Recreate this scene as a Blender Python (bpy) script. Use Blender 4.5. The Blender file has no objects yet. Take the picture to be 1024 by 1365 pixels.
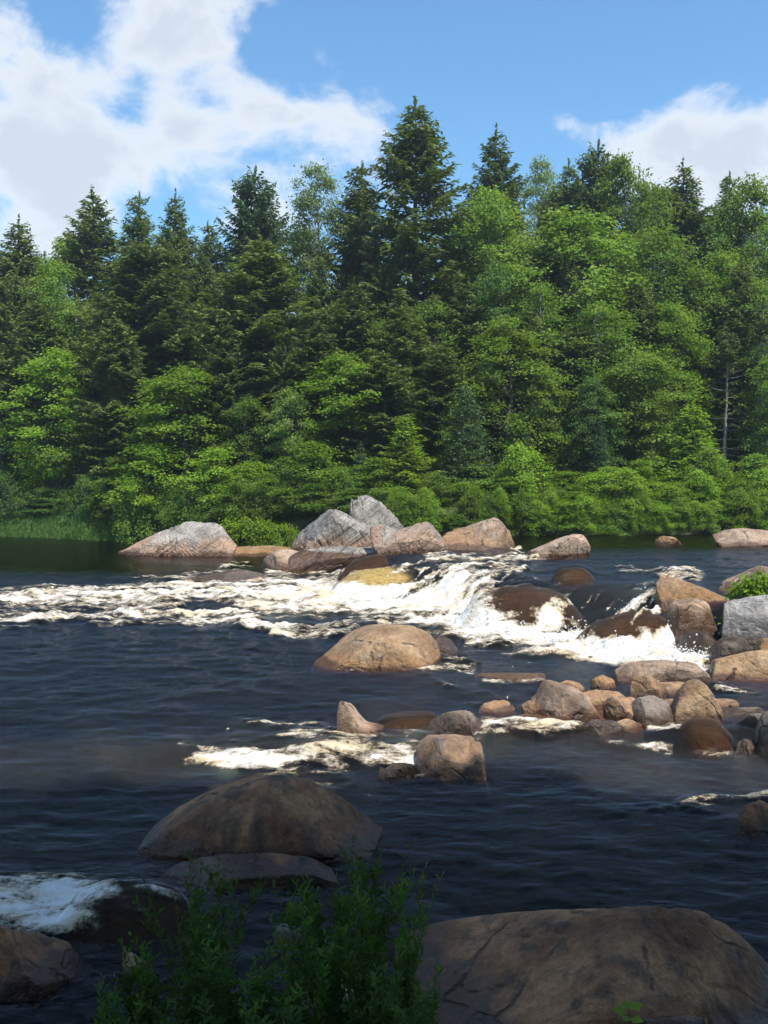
import bpy, math, random
import numpy as np
from mathutils import Vector

# ------------------------------------------------------------------ camera, sky, sun, exposure
SC = bpy.context.scene
COL = SC.collection
H = 3.8                 # eye height above the lower pool (m)
F = 1327.0              # focal length in photograph pixels (1024 x 1365)
PH = 610.0              # horizon row in the photograph
cam_d = bpy.data.cameras.new('camera')
cam_d.sensor_width = 36.0
cam_d.lens = F / 1365.0 * 36.0
cam_d.shift_y = -(682.5 - PH) / 1365.0
cam_d.clip_start = 0.1
cam_d.clip_end = 6000
cam = bpy.data.objects.new('camera', cam_d)
cam.location = (0, 0, H)
cam.rotation_euler = (math.radians(90), 0, 0)
COL.objects.link(cam)
SC.camera = cam

SUN_EL = math.radians(60)
SUN_AZ = math.radians(40)      # to the right of straight behind the camera
to_sun = Vector((math.cos(SUN_EL) * math.sin(SUN_AZ), -math.cos(SUN_EL) * math.cos(SUN_AZ), math.sin(SUN_EL)))
sun_d = bpy.data.lights.new('sun', 'SUN')
sun_d.energy = 4.2
sun_d.angle = math.radians(0.55)
sun_d.color = (1.0, 0.955, 0.88)
sun = bpy.data.objects.new('sun', sun_d)
sun.rotation_euler = to_sun.to_track_quat('Z', 'Y').to_euler()
sun.location = (20, -30, 40)
COL.objects.link(sun)

world = bpy.data.worlds.new('World')
SC.world = world
world.use_nodes = True


def build_sky():
    nt = world.node_tree
    N = nt.nodes
    L = nt.links
    N.clear()
    out = N.new('ShaderNodeOutputWorld')
    bg = N.new('ShaderNodeBackground')
    bg.inputs['Strength'].default_value = 0.125
    L.new(bg.outputs[0], out.inputs[0])
    sky = N.new('ShaderNodeTexSky')
    sky.sky_type = 'NISHITA'
    sky.sun_disc = False
    sky.sun_elevation = SUN_EL
    sky.sun_rotation = math.atan2(to_sun.x, to_sun.y)
    sky.air_density = 1.15
    sky.dust_density = 0.35
    sky.ozone_density = 2.2
    tc = N.new('ShaderNodeTexCoord')

    def math_(op, a, b=None):
        n = N.new('ShaderNodeMath')
        n.operation = op
        for i, v in enumerate((a, b)):
            if v is None:
                continue
            if isinstance(v, (int, float)):
                n.inputs[i].default_value = v
            else:
                L.new(v, n.inputs[i])
        return n.outputs[0]

    nz = N.new('ShaderNodeTexNoise')
    nz.inputs['Scale'].default_value = 8.5
    nz.inputs['Detail'].default_value = 9
    nz.inputs['Roughness'].default_value = 0.6
    nz.inputs['Distortion'].default_value = 0.25
    mp = N.new('ShaderNodeMapping')
    mp.inputs['Location'].default_value = (3.1, 0.7, 1.9)
    mp.inputs['Scale'].default_value = (1, 1, 1.5)
    L.new(tc.outputs['Generated'], mp.inputs[0])
    L.new(mp.outputs[0], nz.inputs['Vector'])
    total = math_('MULTIPLY', math_('SUBTRACT', nz.outputs[0], 0.5), 4.4)
    # cumulus banks (photo column, row, radius, weight); negative weights are the clear gaps
    blobs = [(20, 110, 100, .5), (100, 190, 80, .6), (215, 50, 90, .6), (300, 80, 50, .5), (30, 240, 95, .85), (235, 190, 60, .75), (150, 255, 75, .7),
             (470, 165, 62, .85), (400, 150, 60, .75), (330, 150, 40, .4), (330, 225, 80, .6), (865, 195, 72, 1.3), (985, 180, 85, 1.0), (925, 215, 80, .85), (1040, 200, 90, .9),
             (805, 182, 45, 1.1), (738, 158, 40, 1.35), (415, 48, 34, .35), (30, 40, 60, .3),
             (640, 40, 200, -1.0), (860, 30, 200, -1.0), (640, 210, 80, -.8), (75, 20, 42, -.8), (180, 128, 40, -.7), (365, 75, 40, -.5), (270, 130, 30, -.4), (120, 60, 36, -.4), (700, 210, 60, -.5)]
    for px, py, r, w in blobs:
        d = Vector(((px - 512) / F, 1.0, (PH - py) / F)).normalized()
        vd = N.new('ShaderNodeVectorMath')
        vd.operation = 'DISTANCE'
        L.new(tc.outputs['Generated'], vd.inputs[0])
        vd.inputs[1].default_value = d
        mr = N.new('ShaderNodeMapRange')
        mr.interpolation_type = 'SMOOTHSTEP'
        mr.inputs['From Min'].default_value = 0.0
        mr.inputs['From Max'].default_value = r * 1.5 / F
        mr.inputs['To Min'].default_value = w
        mr.inputs['To Max'].default_value = 0.0
        L.new(vd.outputs['Value'], mr.inputs['Value'])
        total = math_('ADD', total, mr.outputs[0])
    dens = N.new('ShaderNodeMapRange')
    dens.interpolation_type = 'SMOOTHSTEP'
    dens.inputs['From Min'].default_value = -0.05
    dens.inputs['From Max'].default_value = 0.95
    L.new(total, dens.inputs['Value'])
    core = N.new('ShaderNodeMapRange')
    core.inputs['From Min'].default_value = 0.45
    core.inputs['From Max'].default_value = 1.3
    L.new(total, core.inputs['Value'])
    ccol = N.new('ShaderNodeMixRGB')
    ccol.inputs[1].default_value = (5.7, 5.85, 6.0, 1)
    ccol.inputs[2].default_value = (4.0, 4.35, 4.85, 1)
    L.new(core.outputs[0], ccol.inputs[0])
    mx = N.new('ShaderNodeMixRGB')
    L.new(math_('MULTIPLY', dens.outputs[0], 0.9), mx.inputs[0])
    tint = N.new('ShaderNodeMixRGB')
    tint.blend_type = 'MULTIPLY'
    tint.inputs[0].default_value = 1.0
    tint.inputs[2].default_value = (0.67, 0.96, 1.10, 1)
    L.new(sky.outputs[0], tint.inputs[1])
    L.new(tint.outputs[0], mx.inputs[1])
    L.new(ccol.outputs[0], mx.inputs[2])
    L.new(mx.outputs[0], bg.inputs['Color'])


build_sky()
SC.view_settings.view_transform = 'Standard'
SC.view_settings.look = 'None'
SC.view_settings.exposure = 0.55
SC.view_settings.gamma = 1.0
SC.render.engine = 'CYCLES'
SC.cycles.use_denoising = True
SC.cycles.max_bounces = 7
SC.cycles.diffuse_bounces = 3
SC.cycles.glossy_bounces = 3
SC.cycles.transmission_bounces = 3
SC.cycles.transparent_max_bounces = 8
SC.cycles.volume_bounces = 0
SC.cycles.sample_clamp_indirect = 6.0

# ------------------------------------------------------------------ noise and small helpers


def _hash(ix, iy, iz, seed):
    h = (ix.astype(np.int64) * 374761393 + iy.astype(np.int64) * 668265263 + iz.astype(np.int64) * 2147483647 + seed * 974634777) & 0xFFFFFFFF
    h = ((h ^ (h >> 13)) * 1274126177) & 0xFFFFFFFF
    h = ((h ^ (h >> 16)) * 2246822519) & 0xFFFFFFFF
    return ((h ^ (h >> 15)) & 0xFFFFFF) / float(0xFFFFFF)


def noise3(x, y, z, seed=0):
    x, y, z = np.broadcast_arrays(np.asarray(x, float), np.asarray(y, float), np.asarray(z, float))
    ix, iy, iz = np.floor(x), np.floor(y), np.floor(z)
    fx, fy, fz = x - ix, y - iy, z - iz
    fx, fy, fz = [t * t * t * (t * (t * 6 - 15) + 10) for t in (fx, fy, fz)]
    r = 0
    for dx in (0, 1):
        for dy in (0, 1):
            for dz in (0, 1):
                w = (fx if dx else 1 - fx) * (fy if dy else 1 - fy) * (fz if dz else 1 - fz)
                r = r + w * _hash(ix + dx, iy + dy, iz + dz, seed)
    return r * 2 - 1


def fbm3(x, y, z, octv=4, seed=0, gain=0.5):
    a, s, t = 1.0, 0.0, 0.0
    for o in range(octv):
        k = 2.03 ** o
        s = s + a * noise3(np.asarray(x) * k + 17.3 * o, np.asarray(y) * k, np.asarray(z) * k + 5.1 * o, seed + o)
        t += a
        a *= gain
    return s / t


def noise2(x, y, seed=0):
    x, y = np.broadcast_arrays(np.asarray(x, float), np.asarray(y, float))
    ix, iy = np.floor(x), np.floor(y)
    fx, fy = x - ix, y - iy
    fx, fy = [t * t * (3 - 2 * t) for t in (fx, fy)]
    z = np.zeros_like(ix)
    a, b = _hash(ix, iy, z, seed), _hash(ix + 1, iy, z, seed)
    c, d = _hash(ix, iy + 1, z, seed), _hash(ix + 1, iy + 1, z, seed)
    return (a + (b - a) * fx) * (1 - fy) * 2 + (c + (d - c) * fx) * fy * 2 - 1


def fbm2(x, y, octv=4, seed=0, gain=0.5):
    a, s, t = 1.0, 0.0, 0.0
    ca, sa = math.cos(0.6), math.sin(0.6)
    x, y = np.asarray(x, float), np.asarray(y, float)
    for o in range(octv):
        s = s + a * noise2(x, y, seed + o)
        t += a
        a *= gain
        x, y = (ca * x - sa * y) * 2.03 + 11.7, (sa * x + ca * y) * 2.03 + 3.9
    return s / t


def sstep(a, b, x):
    t = np.clip((np.asarray(x, float) - a) / (b - a), 0, 1)
    return t * t * (3 - 2 * t)


def mesh_np(name, verts, faces, mat=None, smooth=False, fattr=None, vattr=None):
    """verts (n,3), faces (m,k) with constant k"""
    verts = np.asarray(verts, np.float32)
    faces = np.asarray(faces, np.int32)
    me = bpy.data.meshes.new(name)
    me.vertices.add(len(verts))
    me.vertices.foreach_set('co', verts.ravel())
    k = faces.shape[1]
    me.loops.add(faces.size)
    me.loops.foreach_set('vertex_index', faces.ravel())
    me.polygons.add(len(faces))
    me.polygons.foreach_set('loop_start', np.arange(len(faces), dtype=np.int32) * k)
    if smooth:
        me.polygons.foreach_set('use_smooth', np.ones(len(faces), bool))
    for d, dom in ((fattr, 'FACE'), (vattr, 'POINT')):
        for an, av in (d or {}).items():
            a = me.attributes.new(an, 'FLOAT', dom)
            a.data.foreach_set('value', np.asarray(av, np.float32).ravel())
    me.update(calc_edges=True)
    if mat:
        me.materials.append(mat)
    return me


def link(name, me, parent=None, loc=(0, 0, 0), label=None, cat=None, group=None, kind=None):
    o = bpy.data.objects.new(name, me)
    o.location = loc
    COL.objects.link(o)
    if parent:
        o.parent = parent
    if label:
        o['label'] = label
    if cat:
        o['category'] = cat
    if group:
        o['group'] = group
    if kind:
        o['kind'] = kind
    return o


def tubes(paths, sides=6):
    """paths: list of (points (n,3), radii (n)) -> verts, quad faces"""
    V, Q, off = [], [], 0
    ang = np.linspace(0, 2 * math.pi, sides, endpoint=False)
    for pts, rad in paths:
        pts = np.asarray(pts, float)
        n = len(pts)
        d = np.gradient(pts, axis=0)
        d /= np.linalg.norm(d, axis=1, keepdims=True) + 1e-9
        ref = np.where(np.abs(d[:, 2:3]) > 0.9, np.array([[1.0, 0, 0]]), np.array([[0, 0, 1.0]]))
        a = np.cross(d, ref)
        a /= np.linalg.norm(a, axis=1, keepdims=True) + 1e-9
        b = np.cross(d, a)
        r = np.asarray(rad, float)[:, None, None]
        ring = pts[:, None, :] + r * (a[:, None, :] * np.cos(ang)[None, :, None] + b[:, None, :] * np.sin(ang)[None, :, None])
        V.append(ring.reshape(-1, 3))
        i = np.arange(n - 1)[:, None] * sides
        j = np.arange(sides)[None, :]
        j2 = (j + 1) % sides
        Q.append(np.stack([i + j, i + j2, i + sides + j2, i + sides + j], -1).reshape(-1, 4) + off)
        off += n * sides
    return np.concatenate(V), np.concatenate(Q)


def kites(c, d, n, ln, wd, fold=0.15):
    """leaf quads: centre, direction, normal, length, width -> verts, faces"""
    d = d / (np.linalg.norm(d, axis=1, keepdims=True) + 1e-9)
    s = np.cross(d, n)
    s /= np.linalg.norm(s, axis=1, keepdims=True) + 1e-9
    nn = np.cross(s, d)
    ln = np.asarray(ln)[:, None]
    wd = np.asarray(wd)[:, None]
    p0 = c - d * ln * 0.5
    p2 = c + d * ln * 0.5
    m = c - d * ln * 0.06 + nn * wd * fold
    v = np.stack([p0, m + s * wd * 0.5, p2, m - s * wd * 0.5], 1).reshape(-1, 3)
    return v, np.arange(len(v)).reshape(-1, 4)


# ------------------------------------------------------------------ river levels and pixel -> world
U_LEVEL = 0.75
LEDGE = np.array([(-14, 60), (-4.2, 44), (-3.2, 37.0), (-1.6, 32.6), (0.4, 28.2), (2.2, 24.9), (4.6, 22.6), (6.3, 20.3), (9.5, 18.3), (24, 15.5), (140, 10)], float)


def poly_dist(x, y, pts):
    """signed distance to polyline; positive on the left side of travel"""
    x = np.asarray(x, float)
    y = np.asarray(y, float)
    best = np.full(np.broadcast(x, y).shape, 1e9)
    sg = np.ones_like(best)
    for (ax, ay), (bx, by) in zip(pts[:-1], pts[1:]):
        dx, dy = bx - ax, by - ay
        t = np.clip(((x - ax) * dx + (y - ay) * dy) / (dx * dx + dy * dy), 0, 1)
        ex, ey = x - ax - t * dx, y - ay - t * dy
        d = np.hypot(ex, ey)
        s = np.where(dx * (y - ay) - dy * (x - ax) > 0, 1.0, -1.0)
        m = d < best
        best = np.where(m, d, best)
        sg = np.where(m, s, sg)
    return best * sg


LEDGE2 = np.array([(-60, 13.2), (-3.4, 12.4), (-1.2, 12.9), (0.6, 13.1), (2.2, 13.9), (5.2, 13.2), (60, 12)], float)


def water_level(x, y):
    d = poly_dist(x, y, LEDGE)
    u = sstep(-1.1, 1.5, d)
    d2 = poly_dist(x, y, LEDGE2)
    lw = sstep(-2.5, -6, np.asarray(x, float))
    return U_LEVEL * u + 0.14 * (sstep(0, 1, (d2 + 0.6 + 3 * lw) / (1.3 + 6 * lw)) - 1.0)


def px_ground(px, py, z=None):
    Y = 20.0
    zz = 0.0
    for _ in range(40):
        zz = float(water_level((px - 512) / F * Y, Y)) if z is None else z
        Yn = (H - zz) * F / max(py - PH, 4.0)
        Y = 0.5 * Y + 0.5 * Yn
    return (px - 512) / F * Y, Y, zz


def far_bank(x):
    x = np.asarray(x, float)
    return np.interp(x, [-140, -60, -22, -16, -12, -8, -4, 0, 4, 8, 12, 18, 60, 140],
                     [60, 56, 50, 48.5, 46.3, 43.4, 41.2, 39.6, 39.4, 39.8, 40.6, 41, 44, 50]) + 0.5 * noise2(x * 0.35, x * 0, 3)


def near_bank(x):
    x = np.asarray(x, float)
    return np.interp(x, [-140, -40, -8, -3.2, -1.8, -1.0, 0.6, 1.5, 3.5, 6, 10, 40, 140], [-10, -2, 3.5, 5.2, 5.8, 6.2, 6.2, 6.2, 6.2, 6.6, 7.5, 5, -4]) + 0.15 * noise2(x * 1.3, x * 0, 8)


def ground_z(x, y):
    x = np.asarray(x, float)
    y = np.asarray(y, float)
    f = y - far_bank(x)
    n = near_bank(x) - y
    bed = -1.15 + 0.25 * fbm2(x * 0.5, y * 0.5, 3, 21) + U_LEVEL * sstep(-1.1, 1.5, poly_dist(x, y, LEDGE)) * 0.9
    up = sstep(-2.5, 0.6, f) * (1.0 + 1.15) + np.clip(f - 0.4, 0, 60) * 0.055
    up2 = sstep(-0.9, 0.5, n) * 1.35 + np.clip(n, 0, 4.5) * 0.36 + np.clip(n - 4.5, 0, 30) * 0.03
    z = bed + up + up2
    z = z + 0.22 * fbm2(x * 0.31, y * 0.31, 4, 5) * (sstep(0, 2, f) + sstep(0.5, 2, n))
    return z


def gz(x, y):
    return float(ground_z(np.array([x]), np.array([y]))[0])


# ------------------------------------------------------------------ materials
def new_mat(name):
    m = bpy.data.materials.new(name)
    m.use_nodes = True
    m.node_tree.nodes.clear()
    return m, m.node_tree.nodes, m.node_tree.links


class NB:
    """tiny node helper"""

    def __init__(self, name):
        self.m, self.N, self.L = new_mat(name)
        self.out = self.N.new('ShaderNodeOutputMaterial')

    def put(self, sock, v):
        if v is None:
            return
        if isinstance(v, bpy.types.NodeSocket):
            self.L.new(v, sock)
        elif isinstance(v, (tuple, list)) and len(v) == 3 and sock.type == 'RGBA':
            sock.default_value = (*v, 1)
        else:
            sock.default_value = v

    def node(self, t, outp=0, props=None, **ins):
        n = self.N.new(t)
        for k, v in (props or {}).items():
            setattr(n, k, v)
        for k, v in ins.items():
            key = int(k[1:]) if k[0] == 'i' and k[1:].isdigit() else k.replace('_', ' ')
            self.put(n.inputs[key], v)
        return n.outputs[outp]

    def attr(self, name):
        n = self.N.new('ShaderNodeAttribute')
        n.attribute_name = name
        return n.outputs['Fac']

    def math(self, op, a, b=0.0, c=None, clamp=False):
        return self.node('ShaderNodeMath', props={'operation': op, 'use_clamp': clamp}, i0=a, i1=b, i2=c)

    def mix(self, f, a, b, mode='MIX'):
        return self.node('ShaderNodeMixRGB', props={'blend_type': mode}, i0=f, i1=a, i2=b)

    def rng(self, v, a, b, c=0.0, d=1.0, smooth=True):
        return self.node('ShaderNodeMapRange', props={'interpolation_type': 'SMOOTHSTEP' if smooth else 'LINEAR'}, i0=v, i1=a, i2=b, i3=c, i4=d)

    def noise(self, vec, scale, detail=4, rough=0.5, dist=0.0):
        return self.node('ShaderNodeTexNoise', Vector=vec, Scale=scale, Detail=detail, Roughness=rough, Distortion=dist)

    def coord(self, which='Object', scale=None, rot=None, loc=None):
        c = self.N.new('ShaderNodeTexCoord').outputs[which]
        if scale or rot or loc:
            c = self.node('ShaderNodeMapping', Vector=c, Scale=scale or (1, 1, 1), Rotation=rot or (0, 0, 0), Location=loc or (0, 0, 0))
        return c

    def surf(self, s):
        self.L.new(s, self.out.inputs['Surface'])
        return self.m


def foliage_mat(name, dark, light, var=0.25, transl=0.35, yellow=(0.16, 0.17, 0.03)):
    b = NB(name)
    t = b.attr('tint')
    oi = b.N.new('ShaderNodeObjectInfo')
    col = b.mix(t, dark, light)
    col = b.mix(b.math('MULTIPLY', b.rng(oi.outputs['Random'], 0.4, 1.0, 0, 1, False), var), col, yellow)
    bright = b.rng(b.math('FRACT', b.math('MULTIPLY', oi.outputs['Random'], 7.31)), 0, 1, 1 - var, 1 + var, False)
    col = b.mix(1.0, col, b.node('ShaderNodeCombineColor', i0=bright, i1=bright, i2=bright), 'MULTIPLY')
    p = b.node('ShaderNodeBsdfPrincipled', Base_Color=col, Roughness=0.65, IOR=1.3)
    tr = b.node('ShaderNodeBsdfTranslucent', Color=b.mix(1.0, col, (1.25, 1.2, 0.5), 'MULTIPLY'))
    return b.surf(b.node('ShaderNodeMixShader', i0=transl, i1=p, i2=tr))


MAT = {}
MAT['spruce'] = foliage_mat('spruce_needles', (0.056, 0.103, 0.027), (0.179, 0.237, 0.056), 0.25, 0.28, (0.13, 0.135, 0.04))
MAT['bluespruce'] = foliage_mat('blue_green_needles', (0.036, 0.084, 0.035), (0.120, 0.198, 0.076), 0.15, 0.2, (0.09, 0.12, 0.06))
MAT['maple'] = foliage_mat('maple_leaves', (0.086, 0.174, 0.024), (0.234, 0.355, 0.054), 0.28, 0.42, (0.17, 0.21, 0.045))
MAT['pale'] = foliage_mat('poplar_leaves', (0.124, 0.199, 0.067), (0.273, 0.360, 0.146), 0.15, 0.38, (0.2, 0.25, 0.13))
MAT['bright'] = foliage_mat('bright_leaves', (0.104, 0.205, 0.018), (0.281, 0.424, 0.046), 0.25, 0.45, (0.22, 0.27, 0.04))
MAT['lime'] = foliage_mat('lime_leaves', (0.143, 0.242, 0.014), (0.286, 0.418, 0.040), 0.15, 0.45, (0.24, 0.3, 0.035))
MAT['herb'] = foliage_mat('herb_leaves', (0.045, 0.10, 0.014), (0.12, 0.20, 0.03), 0.35, 0.4, (0.12, 0.19, 0.035))
MAT['rust'] = foliage_mat('dead_needles', (0.14, 0.04, 0.015), (0.28, 0.09, 0.03), 0.2, 0.2, (0.2, 0.09, 0.04))


def bark_mat(name, a, c):
    b = NB(name)
    co = b.coord('Object', (1, 1, 0.25))
    n = b.noise(co, 9.0, 5, 0.65)
    col = b.mix(b.rng(n, 0.35, 0.7), a, c)
    bp = b.node('ShaderNodeBump', Strength=0.7, Distance=0.03, Height=n)
    return b.surf(b.node('ShaderNodeBsdfPrincipled', Base_Color=col, Roughness=0.9, Normal=bp))


MAT['bark'] = bark_mat('grey_brown_bark', (0.06, 0.045, 0.035), (0.17, 0.14, 0.115))
MAT['palebark'] = bark_mat('pale_bark', (0.16, 0.14, 0.12), (0.36, 0.33, 0.29))
MAT['stem'] = bark_mat('green_stem', (0.04, 0.07, 0.015), (0.09, 0.12, 0.03))


def rock_mat(name, base, light, low, dark=(0.05, 0.04, 0.032), strata=0.0, stain=0.55, lichen=(0.30, 0.29, 0.26), lich=0.4, tilt=0.6):
    b = NB(name)
    oi = b.N.new('ShaderNodeObjectInfo')
    off = b.node('ShaderNodeCombineXYZ', X=b.math('MULTIPLY', oi.outputs['Random'], 31.0), Y=b.math('MULTIPLY', oi.outputs['Random'], 17.0), Z=3.0)
    c0 = b.node('ShaderNodeVectorMath', props={'operation': 'ADD'}, i0=b.coord('Object'), i1=off)
    n1 = b.noise(c0, 1.3, 6, 0.6, 0.3)
    n2 = b.noise(c0, 5.5, 6, 0.65)
    n3 = b.noise(c0, 13.0, 6, 0.7)
    n4 = b.noise(c0, 60.0, 3, 0.6)
    col = b.mix(b.rng(n1, 0.38, 0.62), tuple(c * 0.62 for c in base), tuple(c * 0.86 for c in light))
    col = b.mix(b.math('MULTIPLY', b.rng(n2, 0.47, 0.68), lich), col, lichen)
    # scoured band near the river
    col = b.mix(b.math('MULTIPLY', b.attr('low'), 0.8), col, tuple(c * 0.8 for c in low))
    # running stains
    cs = b.node('ShaderNodeMapping', Vector=c0, Scale=(2.6, 2.6, 0.55))
    st = b.noise(cs, 1.6, 6, 0.62, 0.4)
    col = b.mix(b.math('MULTIPLY', b.rng(st, 0.48, 0.66), stain), col, dark)
    hts = n2
    if strata:
        cst = b.node('ShaderNodeMapping', Vector=b.node('ShaderNodeMapping', Vector=c0, Rotation=(0, tilt, 0)), Scale=(0.3, 0.8, 4.5))
        sn = b.noise(cst, 1.7, 5, 0.6, 0.2)
        col = b.mix(b.math('MULTIPLY', b.rng(sn, 0.5, 0.66), strata), col, b.mix(1.0, col, (0.42, 0.40, 0.38), 'MULTIPLY'))
        hts = b.math('ADD', n2, b.math('MULTIPLY', sn, 1.6))
    # joints and hairline cracks
    wv_ = b.node('ShaderNodeVectorMath', props={'operation': 'ADD'}, i0=c0, i1=b.node('ShaderNodeVectorMath', props={'operation': 'SCALE'}, i0=b.node('ShaderNodeTexNoise', 1, Vector=c0, Scale=1.6, Detail=4), Scale=0.5))
    vor = b.N.new('ShaderNodeTexVoronoi')
    vor.feature = 'DISTANCE_TO_EDGE'
    vor.inputs['Scale'].default_value = 0.95
    b.L.new(wv_, vor.inputs['Vector'])
    crk = b.math('MULTIPLY', b.rng(vor.outputs['Distance'], 0.0, 0.028, 1.0, 0.0), b.math('MULTIPLY', b.rng(n2, 0.44, 0.6), b.rng(n1, 0.4, 0.6, 0.15, 1.0)))
    col = b.mix(b.math('MULTIPLY', crk, 0.6), col, (0.035, 0.028, 0.022))
    hts = b.math('SUBTRACT', hts, b.math('MULTIPLY', crk, 0.8))
    # grain
    g = b.rng(n3, 0.3, 0.72, 0.6, 1.35, False)
    col = b.mix(1.0, col, b.node('ShaderNodeCombineColor', i0=g, i1=g, i2=g), 'MULTIPLY')
    g2 = b.rng(n4, 0.3, 0.7, 0.86, 1.13, False)
    col = b.mix(1.0, col, b.node('ShaderNodeCombineColor', i0=g2, i1=g2, i2=g2), 'MULTIPLY')
    v = b.rng(b.math('FRACT', b.math('MULTIPLY', oi.outputs['Random'], 5.7)), 0, 1, 0.86, 1.12, False)
    col = b.mix(1.0, col, b.node('ShaderNodeCombineColor', i0=v, i1=v, i2=v), 'MULTIPLY')
    wet = b.math('MULTIPLY', b.attr('wet'), b.rng(n2, 0.2, 0.45, 0.75, 1.0), clamp=True)
    col = b.mix(wet, col, b.mix(1.0, col, (0.34, 0.27, 0.21), 'MULTIPLY'))
    rough = b.rng(wet, 0, 1, 0.88, 0.30, False)
    hh = b.math('ADD', b.math('MULTIPLY', hts, 0.7), b.math('MULTIPLY', n3, 0.22))
    bp = b.node('ShaderNodeBump', Strength=1.0, Distance=0.11, Height=hh)
    return b.surf(b.node('ShaderNodeBsdfPrincipled', Base_Color=col, Roughness=rough, Normal=bp))


MAT['tan'] = rock_mat('tan_granite', (0.40, 0.235, 0.115), (0.50, 0.32, 0.175), (0.40, 0.21, 0.085), stain=0.30, lich=0.22)
MAT['pink'] = rock_mat('pink_granite', (0.40, 0.25, 0.155), (0.54, 0.37, 0.25), (0.42, 0.235, 0.115), stain=0.4)
MAT['grey'] = rock_mat('grey_granite', (0.29, 0.26, 0.235), (0.42, 0.39, 0.36), (0.32, 0.24, 0.18), stain=0.45)
MAT['outcrop'] = rock_mat('banded_gneiss', (0.36, 0.31, 0.26), (0.46, 0.41, 0.355), (0.50, 0.30, 0.18), strata=0.9, stain=0.30, tilt=0.62)
MAT['brown'] = rock_mat('brown_boulder', (0.29, 0.115, 0.045), (0.50, 0.24, 0.105), (0.32, 0.13, 0.05), stain=0.72, lich=0.22, lichen=(0.42, 0.25, 0.14))
MAT['wetrock'] = rock_mat('river_bed_rock', (0.19, 0.145, 0.105), (0.30, 0.235, 0.17), (0.21, 0.145, 0.095), stain=0.5, lich=0.1)
MAT['amber'] = rock_mat('amber_bed_rock', (0.50, 0.33, 0.10), (0.62, 0.45, 0.18), (0.5, 0.33, 0.1), stain=0.15, lich=0.0)


def ground_mat():
    b = NB('forest_soil')
    c = b.coord('Object')
    n = b.noise(c, 0.9, 6, 0.6)
    n2 = b.noise(c, 9, 5, 0.7)
    col = b.mix(b.rng(n, 0.4, 0.62), (0.045, 0.034, 0.02), (0.05, 0.07, 0.018))
    col = b.mix(b.math('MULTIPLY', b.rng(n2, 0.45, 0.65), 0.5), col, (0.12, 0.085, 0.05))
    bp = b.node('ShaderNodeBump', Strength=0.8, Distance=0.08, Height=n2)
    return b.surf(b.node('ShaderNodeBsdfPrincipled', Base_Color=col, Roughness=0.95, Normal=bp))


MAT['ground'] = ground_mat()


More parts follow.
